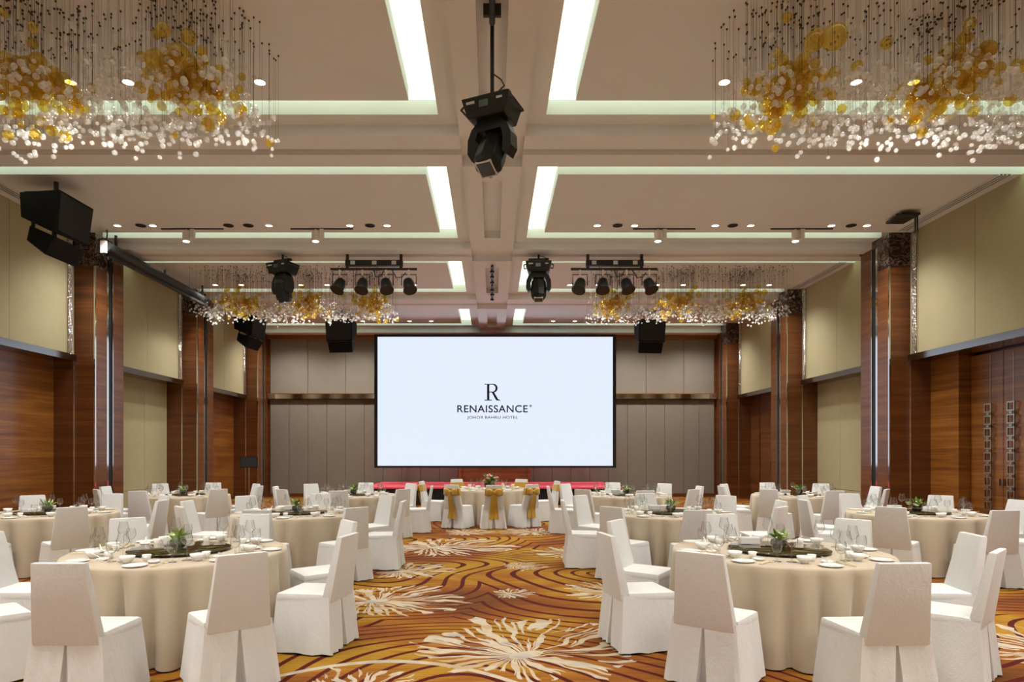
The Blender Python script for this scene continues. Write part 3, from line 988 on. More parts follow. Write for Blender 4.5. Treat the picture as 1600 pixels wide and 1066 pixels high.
def chandelier(s, yc, hw, near, seed, label):
    rng = random.Random(seed)
    t = thing('bubble_chandelier', label, 'chandelier', (0, 0, 0), 0, 'chandeliers of hanging glass bubbles')
    centres = [3.05, 4.65, 6.3]
    gold, clear = [], []
    for cx in centres:
        for k in range(80):
            u, v, w_ = rng.gauss(0, 0.24), rng.gauss(0, hw * 0.42), rng.gauss(0, 0.15)
            u, v, w_ = max(-0.6, min(0.6, u)), max(-hw, min(hw, v)), max(-0.32, min(0.36, w_))
            q = rng.random()
            core = math.exp(-(u / 0.3) ** 2 - (w_ / 0.2) ** 2)
            r = 0.032 + 0.026 * rng.random() + (0.05 * q * q + 0.014) * core
            gold.append((s * (cx + u), yc + v, 5.36 + w_, r))
    n_clear = 1500 if near else 1300
    for k in range(n_clear):
        x = rng.uniform(2.42, 7.35)
        v = rng.uniform(-hw, hw)
        q = rng.random()
        if q < 0.62:            # dense sheet near the bottom
            z = 5.12 + rng.gauss(0, 0.085) + 0.05 * math.cos((x - 3.05) * 2 * PI / 1.62)
        elif q < 0.9:
            z = rng.uniform(5.05, 5.5)
        else:
            z = rng.uniform(5.45, 5.72)
        r = rng.choice([0.02, 0.024, 0.024, 0.027, 0.03]) * (1.25 if 0.62 <= q < 0.9 else 1.0)
        clear.append((s * x, yc + v, max(4.93, z), r))
    wires, caps = [], []
    n_parts = 0
    for (x, y, z, r) in gold:
        rr = round(r / 0.008) * 0.008
        o = link('gold_bubble', ico_mesh(max(rr, 0.03), 'bubble_gold', 3 if near else 2), t, (x, y, z))
        wires.append((x, y, z + r))
        n_parts += 1
    stuff_v, stuff_f, stuff2_v, stuff2_f = [], [], [], []
    clear.sort(key=lambda c: c[1])
    for k, (x, y, z, r) in enumerate(clear):
        frost = z < 5.17
        if near and n_parts < 300 and k % 24 == 0:
            link('clear_bubble', ico_mesh(r, 'bubble_frost' if frost else 'bubble_clear', 2), t, (x, y, z))
            n_parts += 1
        else:
            tv, tf = (T2V, T2F) if near else (T1V, T1F)
            V_, F_ = (stuff2_v, stuff2_f) if frost else (stuff_v, stuff_f)
            i = len(V_)
            V_ += [(x + a * r, y + b_ * r, z + c * r) for a, b_, c in tv]
            F_ += [tuple(i + q for q in f) for f in tf]
        if k % 3 == 0:
            wires.append((x, y, z + r))
    for nm, V_, F_, mt in (('small_bubbles', stuff_v, stuff_f, 'bubble_clear'), ('small_frosted_bubbles', stuff2_v, stuff2_f, 'bubble_frost')):
        me = bpy.data.meshes.new(nm)
        me.from_pydata(V_, [], F_)
        me.materials.append(MATS[mt])
        me.shade_smooth()
        o = link(nm, me, t)
        o['kind'] = 'stuff'
    wr = MB()
    for (x, y, z) in wires:
        a = 0.0011
        i = len(wr.v)
        for zz in (z, ZC):
            wr.v += [(x - a, y - a, zz), (x + a, y - a, zz), (x, y + a, zz)]
        wr.f += [(i, i + 1, i + 4, i + 3), (i + 1, i + 2, i + 5, i + 4), (i + 2, i, i + 3, i + 5)]
        wr.box(x - 0.007, x + 0.007, y - 0.007, y + 0.007, ZC - 0.016, ZC)
    me = bpy.data.meshes.new('suspension_wires')
    me.from_pydata(wr.v, [], wr.f)
    me.materials.append(MATS['black_metal'])
    o = link('suspension_wires', me, t)
    o['kind'] = 'stuff'


chandelier(-1, 6.62, 0.80, True, 1, 'amber and clear glass bubble chandelier at the upper left, nearest')
chandelier(1, 6.62, 0.80, True, 2, 'amber and clear glass bubble chandelier at the upper right, nearest')
chandelier(-1, 16.3, 0.80, False, 3, 'distant amber glass bubble chandelier left of the LED screen')
chandelier(1, 16.3, 0.80, False, 4, 'distant amber glass bubble chandelier right of the LED screen')

# ------------------------------------------------------------------ stage and LED screen
st = thing('stage', 'low stage with red carpet top and black skirting under the LED screen', 'stage', (0, 19.6, 0))
link('platform', MB().box(-3.95, 3.95, 0, YB - 0.2 - 19.6, 0.50, 0.55).mesh('platform', 'stage_carpet', bevel=0.006), st)
sk = MB()
nseg = 220
for (xa, ya, xb, yb) in ((-3.93, 0.03, 3.93, 0.03), (-3.93, 3.6, -3.93, 0.03), (3.93, 0.03, 3.93, 3.6)):
    ln = math.hypot(xb - xa, yb - ya)
    n = int(ln / 0.035)
    i0 = len(sk.v)
    for k in range(n + 1):
        u = k / n
        off = 0.012 * (1 if k % 2 else -1)
        nx, ny = (0, -1) if ya == yb else ((-1, 0) if xa < 0 else (1, 0))
        for z in (0.005, 0.50):
            sk.v.append((xa + (xb - xa) * u + nx * off, ya + (yb - ya) * u + ny * off, z))
    for k in range(n):
        a = i0 + 2 * k
        sk.f.append((a, a + 2, a + 3, a + 1))
link('skirting', sk.mesh('skirting', 'stage_skirt'), st)
for x in (-3.5, 0, 3.5):
    for y in (0.3, 3.4):
        link('leg', MB().box(x - 0.03, x + 0.03, y - 0.03, y + 0.03, 0, 0.5).mesh('leg', 'black_metal'), st)

YS = 21.8
k = YS / F
sx0, sx1 = (590 - VX) * k, (957.5 - VX) * k
sz0, sz1 = H - (728 - HZ) * k, H - (526.5 - HZ) * k
led = thing('led_screen', 'large LED screen showing a hotel logo on pale blue white', 'screen', ((sx0 + sx1) / 2, YS, sz0))
hw_, hh = (sx1 - sx0) / 2, sz1 - sz0
link('display', MB().box(-hw_, hw_, 0.0, 0.05, 0, hh).mesh('display', 'screen_glow'), led)
link('frame', MB().box(-hw_ - 0.11, -hw_, -0.02, 0.16, -0.07, hh + 0.08).box(hw_, hw_ + 0.11, -0.02, 0.16, -0.07, hh + 0.08).box(-hw_, hw_, -0.02, 0.16, -0.07, 0).box(-hw_, hw_, -0.02, 0.16, hh, hh + 0.08).mesh('frame', 'black_matte'), led)
link('rear_case', MB().box(-hw_, hw_, 0.05, 0.16, 0, hh).mesh('rear_case', 'black_matte'), led)
for x in (-3.0, 0.0, 3.0):
    for z in (0.6, hh - 0.5):
        link('wall_arm', MB().box(x - 0.04, x + 0.04, 0.16, YB - 0.05 - YS, z - 0.04, z + 0.04).mesh('wall_arm', 'black_metal'), led)


def text_part(txt, px, py, height_px, width_px, name, bold=0.0):
    """lettering centred on a pixel of the screen plane, fitted to a size in screen pixels"""
    cu = bpy.data.curves.new(name, 'FONT')
    cu.body = txt
    cu.align_x = 'CENTER'
    cu.align_y = 'CENTER'
    cu.size = 1.0
    cu.space_character = 1.08
    cu.offset = bold
    tmp = bpy.data.objects.new('tmp_text', cu)
    col.objects.link(tmp)
    dg = bpy.context.evaluated_depsgraph_get()
    me = bpy.data.meshes.new_from_object(tmp.evaluated_get(dg))
    bpy.data.objects.remove(tmp)
    xs_ = [v.co.x for v in me.vertices]
    ys_ = [v.co.y for v in me.vertices]
    w0, h0 = max(xs_) - min(xs_), max(ys_) - min(ys_)
    cx, cy = (max(xs_) + min(xs_)) / 2, (max(ys_) + min(ys_)) / 2
    for v in me.vertices:
        X = (v.co.x - cx) / w0 * width_px * k
        Z = (v.co.y - cy) / h0 * height_px * k
        v.co = (X, 0, Z)
    me.materials.clear()
    me.materials.append(MATS['screen_navy'])
    me.name = name
    o = link(name, me, led, ((px - VX) * k - (sx0 + sx1) / 2, -0.004, H - (py - HZ) * k - sz0))
    return o


text_part('RENAISSANCE', 769.5, 639, 11.5, 110, 'hotel_name', 0.012)
text_part('JOHOR BAHRU HOTEL', 769.5, 653, 5.6, 79, 'hotel_place', 0.006)
# serif initial R
R_ = MB()
u_ = k


def rp(poly):
    R_.prism([((x) * u_, (y) * u_) for x, y in poly], 'y', -0.003, 0.0)


rp([(-7, -13), (-7, 13), (-3.4, 13), (-3.4, -13)])                      # stem
rp([(-11, -13), (0.5, -13), (0.5, -11.8), (-11, -11.8)])                # foot serif
rp([(-11, 11.8), (-3, 11.8), (-3, 13), (-11, 13)])                      # head serif
outer = [(-3.4, 13), (2, 13)] + [(3 + 6.5 * math.cos(a), 6.2 + 6.8 * math.sin(a)) for a in [math.radians(v) for v in range(80, -91, -17)]] + [(-3.4, -0.6)]
inner = [(-3.4, 11.6), (1, 11.6)] + [(1.8 + 4.4 * math.cos(a), 6.2 + 5.4 * math.sin(a)) for a in [math.radians(v) for v in range(80, -91, -17)]] + [(-3.4, 0.8)]
for q in range(len(outer) - 1):
    rp([outer[q], outer[q + 1], inner[q + 1], inner[q]])
rp([(0.2, 0.2), (3.8, 0.4), (10.2, -10.8), (13.6, -12.2), (13.6, -13), (8.2, -13), (6.2, -11)])    # leg
link('hotel_initial', R_.mesh('hotel_initial', 'screen_navy'), led, ((768 - VX) * k - (sx0 + sx1) / 2, -0.002, H - (613 - HZ) * k - sz0))
rg = MB()
for q in range(14):
    a, b_ = 2 * PI * q / 14, 2 * PI * (q + 1) / 14
    rg.prism([(1.9 * k * math.cos(a), 1.9 * k * math.sin(a)), (1.9 * k * math.cos(b_), 1.9 * k * math.sin(b_)), (1.2 * k * math.cos(b_), 1.2 * k * math.sin(b_)), (1.2 * k * math.cos(a), 1.2 * k * math.sin(a))], 'y', -0.003, 0)
rg.box(-0.6 * k, 0.6 * k, -0.003, 0, -0.7 * k, 0.7 * k)
link('registered_mark', rg.mesh('registered_mark', 'screen_navy'), led, ((829 - VX) * k - (sx0 + sx1) / 2, -0.002, H - (634.5 - HZ) * k - sz0))

# black monitor on a pole at the far left
t = thing('monitor_stand', 'small black monitor on a slim grey pole by the far left wood wall', 'monitor', (-7.75, 20.6, 0))
link('base', MB().lathe([(0.22, 0), (0.22, 0.02), (0.05, 0.04)], 20).mesh('base', 'black_metal', smooth='auto'), t)
link('pole', MB().lathe([(0.025, 0.03), (0.025, 1.3)], 12).mesh('pole', 'brass_satin', smooth='auto'), t)
link('display', MB().box(-0.27, 0.27, -0.03, 0.03, 1.13, 1.47).mesh('display', 'black_plastic', bevel=0.008), t)
link('bezel', MB().box(-0.25, 0.25, -0.036, -0.028, 1.15, 1.45).mesh('bezel', 'lens_glass'), t)

# ------------------------------------------------------------------ chairs
HC = 0.925


def chair_meshes():
    me = {}
    back = MB().hexa([(-0.212, -0.254, 0.40), (0.212, -0.254, 0.40), (0.208, -0.17, 0.40), (-0.208, -0.17, 0.40),
                      (-0.164, -0.335, HC), (0.164, -0.335, HC), (0.164, -0.285, HC), (-0.164, -0.285, HC)])
    me['backrest'] = back.mesh('backrest', 'chair_cover', smooth='auto', bevel=0.014)
    seat = MB().hexa([(-0.222, -0.20, 0.40), (0.222, -0.20, 0.40), (0.228, 0.215, 0.40), (-0.228, 0.215, 0.40),
                      (-0.218, -0.20, 0.478), (0.218, -0.20, 0.478), (0.224, 0.21, 0.472), (-0.224, 0.21, 0.472)])
    me['seat'] = seat.mesh('seat', 'chair_cover', smooth='auto', bevel=0.024)
    # skirt: closed ring that flares to the hem, with an inverted pleat at the back
    sk = MB()
    rng = random.Random(5)
    levels = [0.455, 0.42, 0.36, 0.28, 0.19, 0.10, 0.014]
    nside = 7
    loops = []
    ph = [rng.uniform(-1, 1) for _ in range(64)]
    for z in levels:
        u = (0.455 - z) / 0.44
        hw_, yf, yb = 0.219 + 0.048 * u, 0.206 + 0.024 * u, -0.247 - 0.036 * u
        g = 0.004 + 0.034 * u
        pts = []
        corners = [(g, yb), (hw_, yb), (hw_, yf), (-hw_, yf), (-hw_, yb), (-g, yb)]
        idx = 0
        for c in range(5):
            p, q = corners[c], corners[c + 1]
            for m_ in range(nside):
                v = m_ / nside
                x, y = p[0] + (q[0] - p[0]) * v, p[1] + (q[1] - p[1]) * v
                w = ph[idx % 64] * 0.014 * u
                if 0 < m_:
                    if c in (0, 2, 4):
                        y += w
                    else:
                        x += w
                # soften corners
                pts.append((x, y, z + (0.006 * ph[(idx * 7) % 64] if z < 0.05 else 0)))
                idx += 1
        pts.append((-g, yb, z))
        pts.append((-g * 0.7, yb + 0.012 + 0.05 * u, z))
        pts.append((g * 0.7, yb + 0.012 + 0.05 * u, z))
        loops.append(pts)
    n = len(loops[0])
    for pts in loops:
        sk.v += pts
    for j in range(len(levels) - 1):
        for q in range(n):
            q2 = (q + 1) % n
            sk.f.append((j * n + q, j * n + q2, (j + 1) * n + q2, (j + 1) * n + q))
    me['skirt'] = sk.mesh('skirt', 'chair_cover', smooth='auto')
    me['foot'] = MB().lathe([(0.014, 0.0), (0.016, 0.05)], 8).mesh('foot', 'black_metal')
    return me


CM = chair_meshes()


def make_chair(sash=False):
    t = link('banquet_chair', None)
    t.empty_display_size = 0.1
    for nm in ('backrest', 'seat', 'skirt'):
        link(nm, CM[nm], t)
    for x in (-0.2, 0.2):
        for y in (-0.2, 0.18):
            link('foot', CM['foot'], t, (x, y, 0))
    if sash:
        s = MB().hexa([(-0.195, -0.302, 0.70), (0.195, -0.302, 0.70), (0.195, -0.225, 0.70), (-0.195, -0.225, 0.70),
                       (-0.180, -0.335, 0.85), (0.180, -0.335, 0.85), (0.180, -0.255, 0.85), (-0.180, -0.255, 0.85)])
        so = link('sash', s.mesh('sash', 'gold_sash', bevel=0.012), t)
        for sgn in (-1, 1):
            lp = MB()
            n = 10
            for q in range(n + 1):
                u = q / n
                x = sgn * (0.015 + 0.15 * u)
                w = 0.02 + 0.062 * math.sin(PI * min(1, u * 0.75 + 0.05)) ** 0.8
                bulge = 0.045 * math.sin(PI * u)
                for (dz, dy) in ((-w, 0), (-w * 0.5, -bulge * 0.9), (0, -bulge * 0.5), (w * 0.5, -bulge), (w, 0), (0, 0.02)):
                    lp.v.append((x, -0.345 + dy - 0.012, 0.775 + dz))
            for q in range(n):
                for e in range(6):
                    e2 = (e + 1) % 6
                    lp.f.append((q * 6 + e, q * 6 + e2, q * 6 + 6 + e2, q * 6 + 6 + e))
            lp.f.append(tuple(range(6)))
            lp.f.append(tuple(n * 6 + e for e in range(6)))
            link('bow_loop', lp.mesh('bow_loop', 'gold_sash', smooth=True), so)
            tl = MB()
            n = 12
            for q in range(n + 1):
                u = q / n
                zc = 0.765 - 0.56 * u
                yc = -0.365 + 0.075 * u - 0.02 * math.sin(u * 7)
                xc = sgn * (0.012 + 0.035 * u)
                w = 0.018 + 0.040 * u ** 0.6
                for m_ in range(6):
                    v = m_ / 5 - 0.5
                    tl.v.append((xc + v * 2 * w, yc + 0.012 * math.cos(v * 14 + u * 3 + sgn), zc + 0.02 * abs(v)))
            for q in range(n):
                for m_ in range(5):
                    a = q * 6 + m_
                    tl.f.append((a, a + 1, a + 7, a + 6))
            link('bow_tail', tl.mesh('bow_tail', 'gold_sash', smooth=True), so)
        link('knot', MB().sphere((0, -0.372, 0.772), 0.032, 10, 8, 1.2).mesh('knot', 'gold_sash', smooth=True), so)
    return t


chair_proto = make_chair()
sash_proto = make_chair(True)
used = {}


def place_chair(x, y, rz, label, group, sash=False):
    p = sash_proto if sash else chair_proto
    if not used.get(sash):
        used[sash] = True
        o = p
    else:
        o = copy_tree(p)
    o.location = (x, y, 0)
    o.rotation_euler = (0, 0, rz)
    tag(o, label, 'chair', group)
    return o


# ------------------------------------------------------------------ tables
TR, TZ = 0.876, 0.75


def cloth_mesh(seed):
    rng = random.Random(seed)
    mb = MB()
    seg = 200
    nf = 19
    p1, p2 = rng.uniform(0, 6), rng.uniform(0, 6)

    def fold(a):
        ph_ = 0.5 * nf * a + p1 + 0.8 * math.sin(2 * a + p2) + 0.45 * math.sin(5 * a + p1)
        depth = 0.75 + 0.25 * math.sin(3 * a + 2 * p2)
        sn = abs(math.sin(ph_))
        return 0.03 * sn - 0.115 * depth * (1 - sn) ** 1.3
    rows = [(0.0, TZ, 0), (0.45, TZ, 0), (TR - 0.02, TZ, 0), (TR - 0.004, TZ - 0.004, 0), (TR + 0.004, TZ - 0.018, 0.02), (TR + 0.008, TZ - 0.06, 0.16),
            (TR + 0.014, TZ - 0.18, 0.4), (TR + 0.022, TZ - 0.34, 0.7), (TR + 0.032, TZ - 0.52, 0.9), (TR + 0.044, 0.012, 1.1)]
    for (r, z, a_) in rows[1:]:
        for q in range(seg):
            a = 2 * PI * q / seg
            rr = r + a_ * fold(a)
            mb.v.append((rr * math.cos(a), rr * math.sin(a), z))
    mb.v.append((0, 0, TZ))
    c = len(mb.v) - 1
    for q in range(seg):
        mb.f.append((c, q, (q + 1) % seg))
    for j in range(len(rows) - 2):
        for q in range(seg):
            q2 = (q + 1) % seg
            mb.f.append((j * seg + q, (j + 1) * seg + q, (j + 1) * seg + q2, j * seg + q2))
    return mb.mesh('tablecloth', 'tablecloth', smooth=True)


CLOTHS = [cloth_mesh(i) for i in range(4)]
TOP = MB().lathe([(0.84, 0.70), (0.85, 0.74)], 40).mesh('tabletop', 'wood_dark')
PED = MB().lathe([(0.3, 0.0), (0.3, 0.02), (0.05, 0.06), (0.05, 0.70)], 18).mesh('pedestal', 'black_metal')
SUS = MB().lathe([(0.40, 0.0), (0.41, 0.004), (0.41, 0.010), (0.40, 0.014)], 48).mesh('glass_disc', 'susan_glass', smooth='auto')
SUSB = MB().lathe([(0.15, 0.0), (0.15, 0.012)], 24).mesh('turning_base', 'brass_satin')
PLATE = MB().lathe([(0.045, 0.0), (0.075, 0.004), (0.088, 0.013), (0.085, 0.014), (0.06, 0.007), (0.001, 0.006)], 28, closed=False).mesh('plate', 'porcelain', smooth=True)
BOWL = MB().lathe([(0.001, 0.0), (0.026, 0.0), (0.028, 0.008), (0.048, 0.028), (0.058, 0.055), (0.055, 0.055), (0.044, 0.030), (0.02, 0.012), (0.001, 0.010)], 24, closed=False).mesh('bowl', 'porcelain', smooth=True)
CUP = MB().lathe([(0.001, 0.0), (0.022, 0.0), (0.027, 0.02), (0.034, 0.052), (0.031, 0.052), (0.024, 0.02), (0.001, 0.006)], 20, closed=False).mesh('tea_cup', 'porcelain', smooth=True)
DISH = MB().lathe([(0.001, 0.0), (0.03, 0.0), (0.048, 0.016), (0.045, 0.017), (0.028, 0.006), (0.001, 0.005)], 20, closed=False).mesh('sauce_dish', 'porcelain', smooth=True)


def spoon_mesh():
    mb = MB()
    n = 9
    for q in range(n + 1):
        u = q / n
        y = -0.03 + 0.13 * u
        w = 0.018 * math.sqrt(max(0.02, 1 - ((u - 0.18) / 0.2) ** 2)) if u < 0.36 else 0.006
        z = 0.012 + (0.055 * max(0, u - 0.3))
        d = 0.006 if u < 0.36 else 0.003
        mb.v += [(-w, y, z + d), (0, y, z - d * 0.6), (w, y, z + d), (0, y, z + d * 0.3)]
    for q in range(n):
        for e in range(4):
            e2 = (e + 1) % 4
            mb.f.append((q * 4 + e, q * 4 + e2, q * 4 + 4 + e2, q * 4 + 4 + e))
    mb.f += [(0, 1, 2, 3), tuple(n * 4 + e for e in range(4))]
    return mb.mesh('soup_spoon', 'porcelain', smooth=True)


SPOON = spoon_mesh()
STICK = MB().tube([(0, -0.10, 0.004), (0, 0.12, 0.011)], 0.0035, 6, 0.0022).mesh('chopstick', 'bamboo')
REST = MB().box(-0.022, 0.022, 0.075, 0.09, 0, 0.009).mesh('chopstick_rest', 'porcelain', bevel=0.003)
GOB_B = MB().lathe([(0.004, 0.062), (0.022, 0.07), (0.037, 0.092), (0.040, 0.115), (0.036, 0.145), (0.031, 0.165)], 20, closed=False).mesh('glass_bowl', 'drinking_glass', smooth=True)
GOB_S = MB().lathe([(0.034, 0.0), (0.034, 0.002), (0.008, 0.008), (0.006, 0.02), (0.011, 0.035), (0.005, 0.05), (0.005, 0.063)], 18).mesh('stem_and_foot', 'drinking_glass', smooth=True)
WINE_B = MB().lathe([(0.003, 0.112), (0.022, 0.124), (0.047, 0.152), (0.045, 0.170), (0.036, 0.205), (0.031, 0.235)], 20, closed=False).mesh('glass_bowl', 'drinking_glass', smooth=True)
WINE_S = MB().lathe([(0.038, 0.0), (0.038, 0.002), (0.01, 0.006), (0.0042, 0.015), (0.0042, 0.112)], 18).mesh('stem_and_foot', 'drinking_glass', smooth=True)
CARD = MB().box(-0.085, 0.085, -0.045, 0.045, 0.0, 0.06).mesh('napkin_box', 'porcelain', bevel=0.006)


def posy(loc, label, rng, big=False):
    t = thing('flower_centrepiece', label, 'flowers', loc, rng.uniform(0, 6), None if big else 'small table posies')
    s = 1.9 if big else 1.0
    v = MB().lathe([(0.035 * s, 0.0), (0.06 * s, 0.02 * s), (0.07 * s, 0.05 * s), (0.06 * s, 0.075 * s)], 20, closed=False).mesh('vase', 'dark_bowl_glass', smooth=True)
    link('vase', v, t)
    lf = {}
    n = 60 if big else 26
    for grp in ('leaf', 'leaf_light'):
        lf[grp] = MB()
    for q in range(n):
        mb = lf['leaf' if rng.random() < (0.75 if big else 0.45) else 'leaf_light']
        a = rng.uniform(0, 2 * PI)
        el = rng.uniform(0.1, 1.45)
        ln = rng.uniform(0.07, 0.13) * (2.1 if big else 1.0)
        r0 = rng.uniform(0, 0.045) * s
        p = Vector((r0 * math.cos(a), r0 * math.sin(a), (0.05 + rng.uniform(0, 0.04)) * s))
        d = Vector((math.cos(a) * math.cos(el), math.sin(a) * math.cos(el), math.sin(el)))
        side = Vector((-math.sin(a), math.cos(a), 0)) * ln * 0.16
        m_ = p + d * ln * 0.5 + Vector((0, 0, 0.01))
        e = p + d * ln
        i = len(mb.v)
        mb.v += [tuple(p), tuple(m_ + side), tuple(e), tuple(m_ - side), tuple(m_ + Vector((0, 0, 0.008)))]
        mb.f += [(i, i + 1, i + 4), (i + 1, i + 2, i + 4), (i + 2, i + 3, i + 4), (i + 3, i, i + 4)]
    for grp, mb in lf.items():
        if mb.v:
            link('foliage', mb.mesh('foliage', grp), t)
    nfl = 15 if big else 4
    for q in range(nfl):
        a = rng.uniform(0, 2 * PI)
        el = rng.uniform(0.35, 1.4)
        rr = (0.24 if big else 0.075) * rng.uniform(0.8, 1.05)
        c = (rr * math.cos(el) * math.cos(a), rr * math.cos(el) * math.sin(a), 0.06 * s + rr * math.sin(el))
        mat = rng.choice(['petal_red', 'petal_red', 'petal_white', 'petal_white', 'petal_pink']) if big else 'petal_white'
        mb = MB()
        rad = rng.uniform(0.03, 0.045) if big else 0.014
        for e in range(7):
            b_ = e * 2 * PI / 7
            mb.sphere((c[0] + rad * 0.6 * math.cos(b_), c[1] + rad * 0.6 * math.sin(b_), c[2]), rad * 0.55, 6, 4, 0.7)
        mb.sphere((c[0], c[1], c[2] + rad * 0.25), rad * 0.55, 6, 4)
        link('blossom', mb.mesh('blossom', mat, smooth=True), t)
    return t


SEAT_WORD = {0: 'right', 45: 'far right', 90: 'far', 135: 'far left', 180: 'left', 225: 'near left', 270: 'near', 315: 'near right'}


def in_view(x, y, marg=60):
    if y < 1.0:
        return False
    px = VX + x * F / y
    return -marg < px < 1600 + marg


def put(name, meshes, loc, rz, label, cat, group):
    """one mesh thing, or an Empty with parts"""
    if len(meshes) == 1:
        o = link(name, meshes[0][1], None, loc, rz)
        return tag(o, label, cat, group)
    t = thing(name, label, cat, loc, rz, group)
    for nm, me in meshes:
        link(nm, me, t)
    return t


def setting(cx, cy, ang, seat, tname, rng, vip=False):
    """tableware in front of one seat; ang points from the table centre to the seat"""
    ux, uy = math.cos(ang), math.sin(ang)
    tx, ty = -uy, ux                    # to the diner's right when facing the centre

    def P(r, t, z=TZ + 0.001):
        return (cx + ux * r + tx * t, cy + uy * r + ty * t, z)
    rz = ang + PI / 2
    at = 'at the %s place of %s' % (seat, tname)
    j = lambda s=0.008: rng.uniform(-s, s)
    if not in_view(*P(0.7, 0)[:2], 20):
        return
    put('plate', [('plate', PLATE)], P(0.775 + j(0.004), j()), rz, 'white round plate ' + at, 'plate', 'white plates')
    put('bowl', [('bowl', BOWL)], P(0.63 + j(), -0.125 + j()), rz, 'white bowl ' + at, 'bowl', 'white bowls')
    put('tea_cup', [('tea_cup', CUP)], P(0.545 + j(), -0.02 + j()), rz, 'white tea cup ' + at, 'cup', 'white tea cups')
    put('sauce_dish', [('sauce_dish', DISH)], P(0.62 + j(0.004), 0.06 + j()), rz, 'white sauce dish ' + at, 'dish', 'white sauce dishes')
    put('soup_spoon', [('soup_spoon', SPOON)], P(0.62, 0.06, TZ + 0.008), rz + 2.4 + rng.uniform(-0.3, 0.3), 'white soup spoon ' + at, 'spoon', 'white soup spoons')
    c = thing('chopsticks', 'chopsticks on a rest ' + at, 'chopsticks', P(0.73, 0.155 + j()), rz + rng.uniform(-0.12, 0.12), 'chopsticks pairs')
    link('chopstick', STICK, c, (-0.006, 0, 0.004))
    link('chopstick', STICK, c, (0.006, 0, 0.004))
    link('chopstick_rest', REST, c)
    put('water_goblet', [('glass_bowl', GOB_B), ('stem_and_foot', GOB_S)], P(*((0.50, 0.115) if vip else (0.60 + j(0.012), 0.185 + j()))), rz, 'water goblet ' + at, 'goblet', 'water goblets')
    put('wine_glass', [('glass_bowl', WINE_B), ('stem_and_foot', WINE_S)], P(*((0.42, 0.05) if vip else (0.52 + j(0.012), 0.265 + j()))), rz, 'tall wine glass ' + at, 'wine glass', 'wine glasses')


def table(idx, cx, cy, tname, angles, tops=None, r_top=1.53, vip=False):
    rng = random.Random(100 + idx)
    t = thing('round_table', 'round banquet table under a beige cloth, ' + tname, 'table', (cx, cy, 0), 0, 'round banquet tables')
    cl = link('tablecloth', CLOTHS[idx % 4], t, (0, 0, 0), rng.uniform(0, 6))
    link('tabletop', TOP, t)
    link('pedestal', PED, t)
    if not vip:
        ls = thing('lazy_susan', 'dark glass lazy susan on ' + tname, 'lazy susan', (cx, cy, TZ + 0.001), 0, 'lazy susans')
        link('turning_base', SUSB, ls)
        link('glass_disc', SUS, ls, (0, 0, 0.012))
        zt = TZ + 0.028
        posy((cx + rng.uniform(-0.02, 0.02), cy - 0.03, zt), 'small green and white posy in dark bowl on ' + tname, rng)
        put('napkin_box', [('napkin_box', CARD)], (cx - 0.16, cy + 0.24, zt), rng.uniform(-0.15, 0.15), 'white rectangular box on the lazy susan of ' + tname, 'box', 'white boxes on lazy susans')
    for i, (ad, seat) in enumerate(angles):
        a = math.radians(ad)
        setting(cx, cy, a + math.radians(3), seat, tname, rng, vip)
        if tops and tops.get(seat):
            X, Y = tops[seat]
            dx, dy = cx - X, cy - Y
            a = math.atan2(-dy, -dx)
            ln = math.hypot(dx, dy)
            r = ln - 0.31
            r = min(1.32, max(1.20, r))
        else:
            a += math.radians(rng.uniform(-4, 4))
            r = r_top - 0.31 + rng.uniform(-0.03, 0.05)
        x, y = cx + r * math.cos(a), cy + r * math.sin(a)
        if not in_view(x, y, 130):
            continue
        face = a + PI / 2 + math.radians(rng.uniform(-3, 3))
        if vip:
            lab = 'ivory covered chair with gold sash at the %s of %s' % (seat, tname)
        else:
            lab = 'ivory covered banquet chair at the %s of %s' % (seat, tname)
        place_chair(x, y, face, lab, 'sashed chairs' if vip else 'covered banquet chairs', vip)


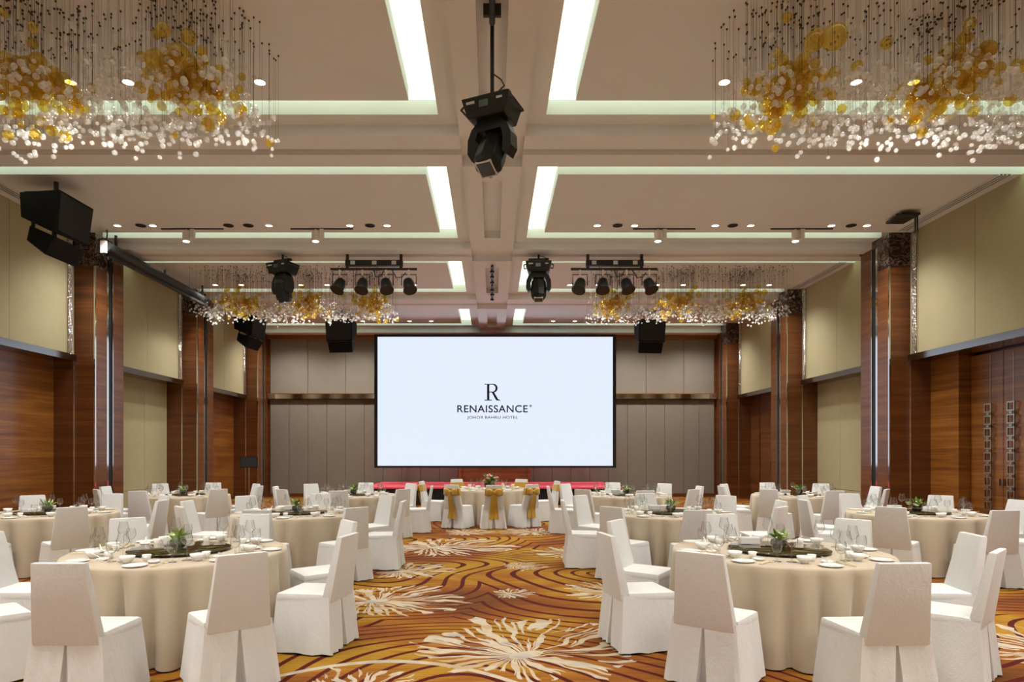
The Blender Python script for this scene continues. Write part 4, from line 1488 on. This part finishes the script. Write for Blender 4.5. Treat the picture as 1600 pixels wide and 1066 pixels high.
STD = [(d, SEAT_WORD[d]) for d in (0, 45, 90, 135, 180, 225, 270, 315)]
S_ = 1.036
tops1 = {'near': (-2.52, 3.73), 'near right': (-1.56, 4.10), 'right': (-1.13, 5.1), 'far right': (-1.45, 6.07), 'far': (-2.50, 6.68), 'far left': (-3.53, 6.3), 'left': (-3.82, 5.19), 'near left': (-3.75, 4.05)}
tops2 = {'near left': (1.309, 4.157), 'near': (2.40, 3.75), 'near right': (3.31, 4.28), 'right': (3.67, 5.15), 'far right': (3.36, 6.15), 'far': (2.41, 6.55), 'far left': (1.29, 6.12), 'left': (0.90, 5.15)}
tops1 = {k_: (v[0] * S_, v[1] * S_) for k_, v in tops1.items()}
tops2 = {k_: (v[0] * S_, v[1] * S_) for k_, v in tops2.items()}
table(0, -2.68, 5.55, 'the front left table', STD, tops1)
table(1, 2.46, 5.55, 'the front right table', STD, tops2)
table(2, -2.73, 9.05, 'second row table left of aisle', STD)
table(3, 2.50, 9.07, 'second row table right of aisle', STD)
table(4, -6.22, 9.05, 'second row table by left wall', STD)
table(5, 5.95, 9.07, 'second row table by right wall', STD)
table(6, -6.18, 12.92, 'third row table by left wall', STD)
table(7, 6.12, 12.92, 'third row table by right wall', STD)
table(8, -2.78, 12.95, 'third row table left of aisle', STD)
table(9, 2.68, 12.95, 'third row table right of aisle', STD)
VIP = [(270, 'near'), (238, 'near left'), (302, 'near right'), (170, 'left'), (10, 'right'), (124, 'far left'), (56, 'far right')]
vx, vy = -0.06, 15.0
table(10, vx, vy, 'main table before the stage', VIP, None, 1.62, True)
rngv = random.Random(77)
posy((vx, vy + 0.05, TZ + 0.001), 'large red and white flower arrangement on the main table', rngv, True)
for (px, y, lab) in ((734, 14.75, 'left of the flowers'), (786, 14.98, 'right of the flowers'), (801, 14.85, 'farthest right of the flowers')):
    c = thing('candle', 'cream pillar candle on the main table, ' + lab, 'candle', ((px - VX) * y / F, y, TZ + 0.001), 0, 'pillar candles')
    link('wax', MB().lathe([(0.038, 0.0), (0.04, 0.004), (0.04, 0.12), (0.034, 0.125), (0.001, 0.118)], 18).mesh('wax', 'candle_wax', smooth='auto'), c)
    link('wick', MB().lathe([(0.002, 0.118), (0.002, 0.134)], 6).mesh('wick', 'black_matte'), c)
for pr in (chair_proto, sash_proto):
    if 'label' not in pr:
        for ch in list(pr.children):
            bpy.data.objects.remove(ch)
        bpy.data.objects.remove(pr)
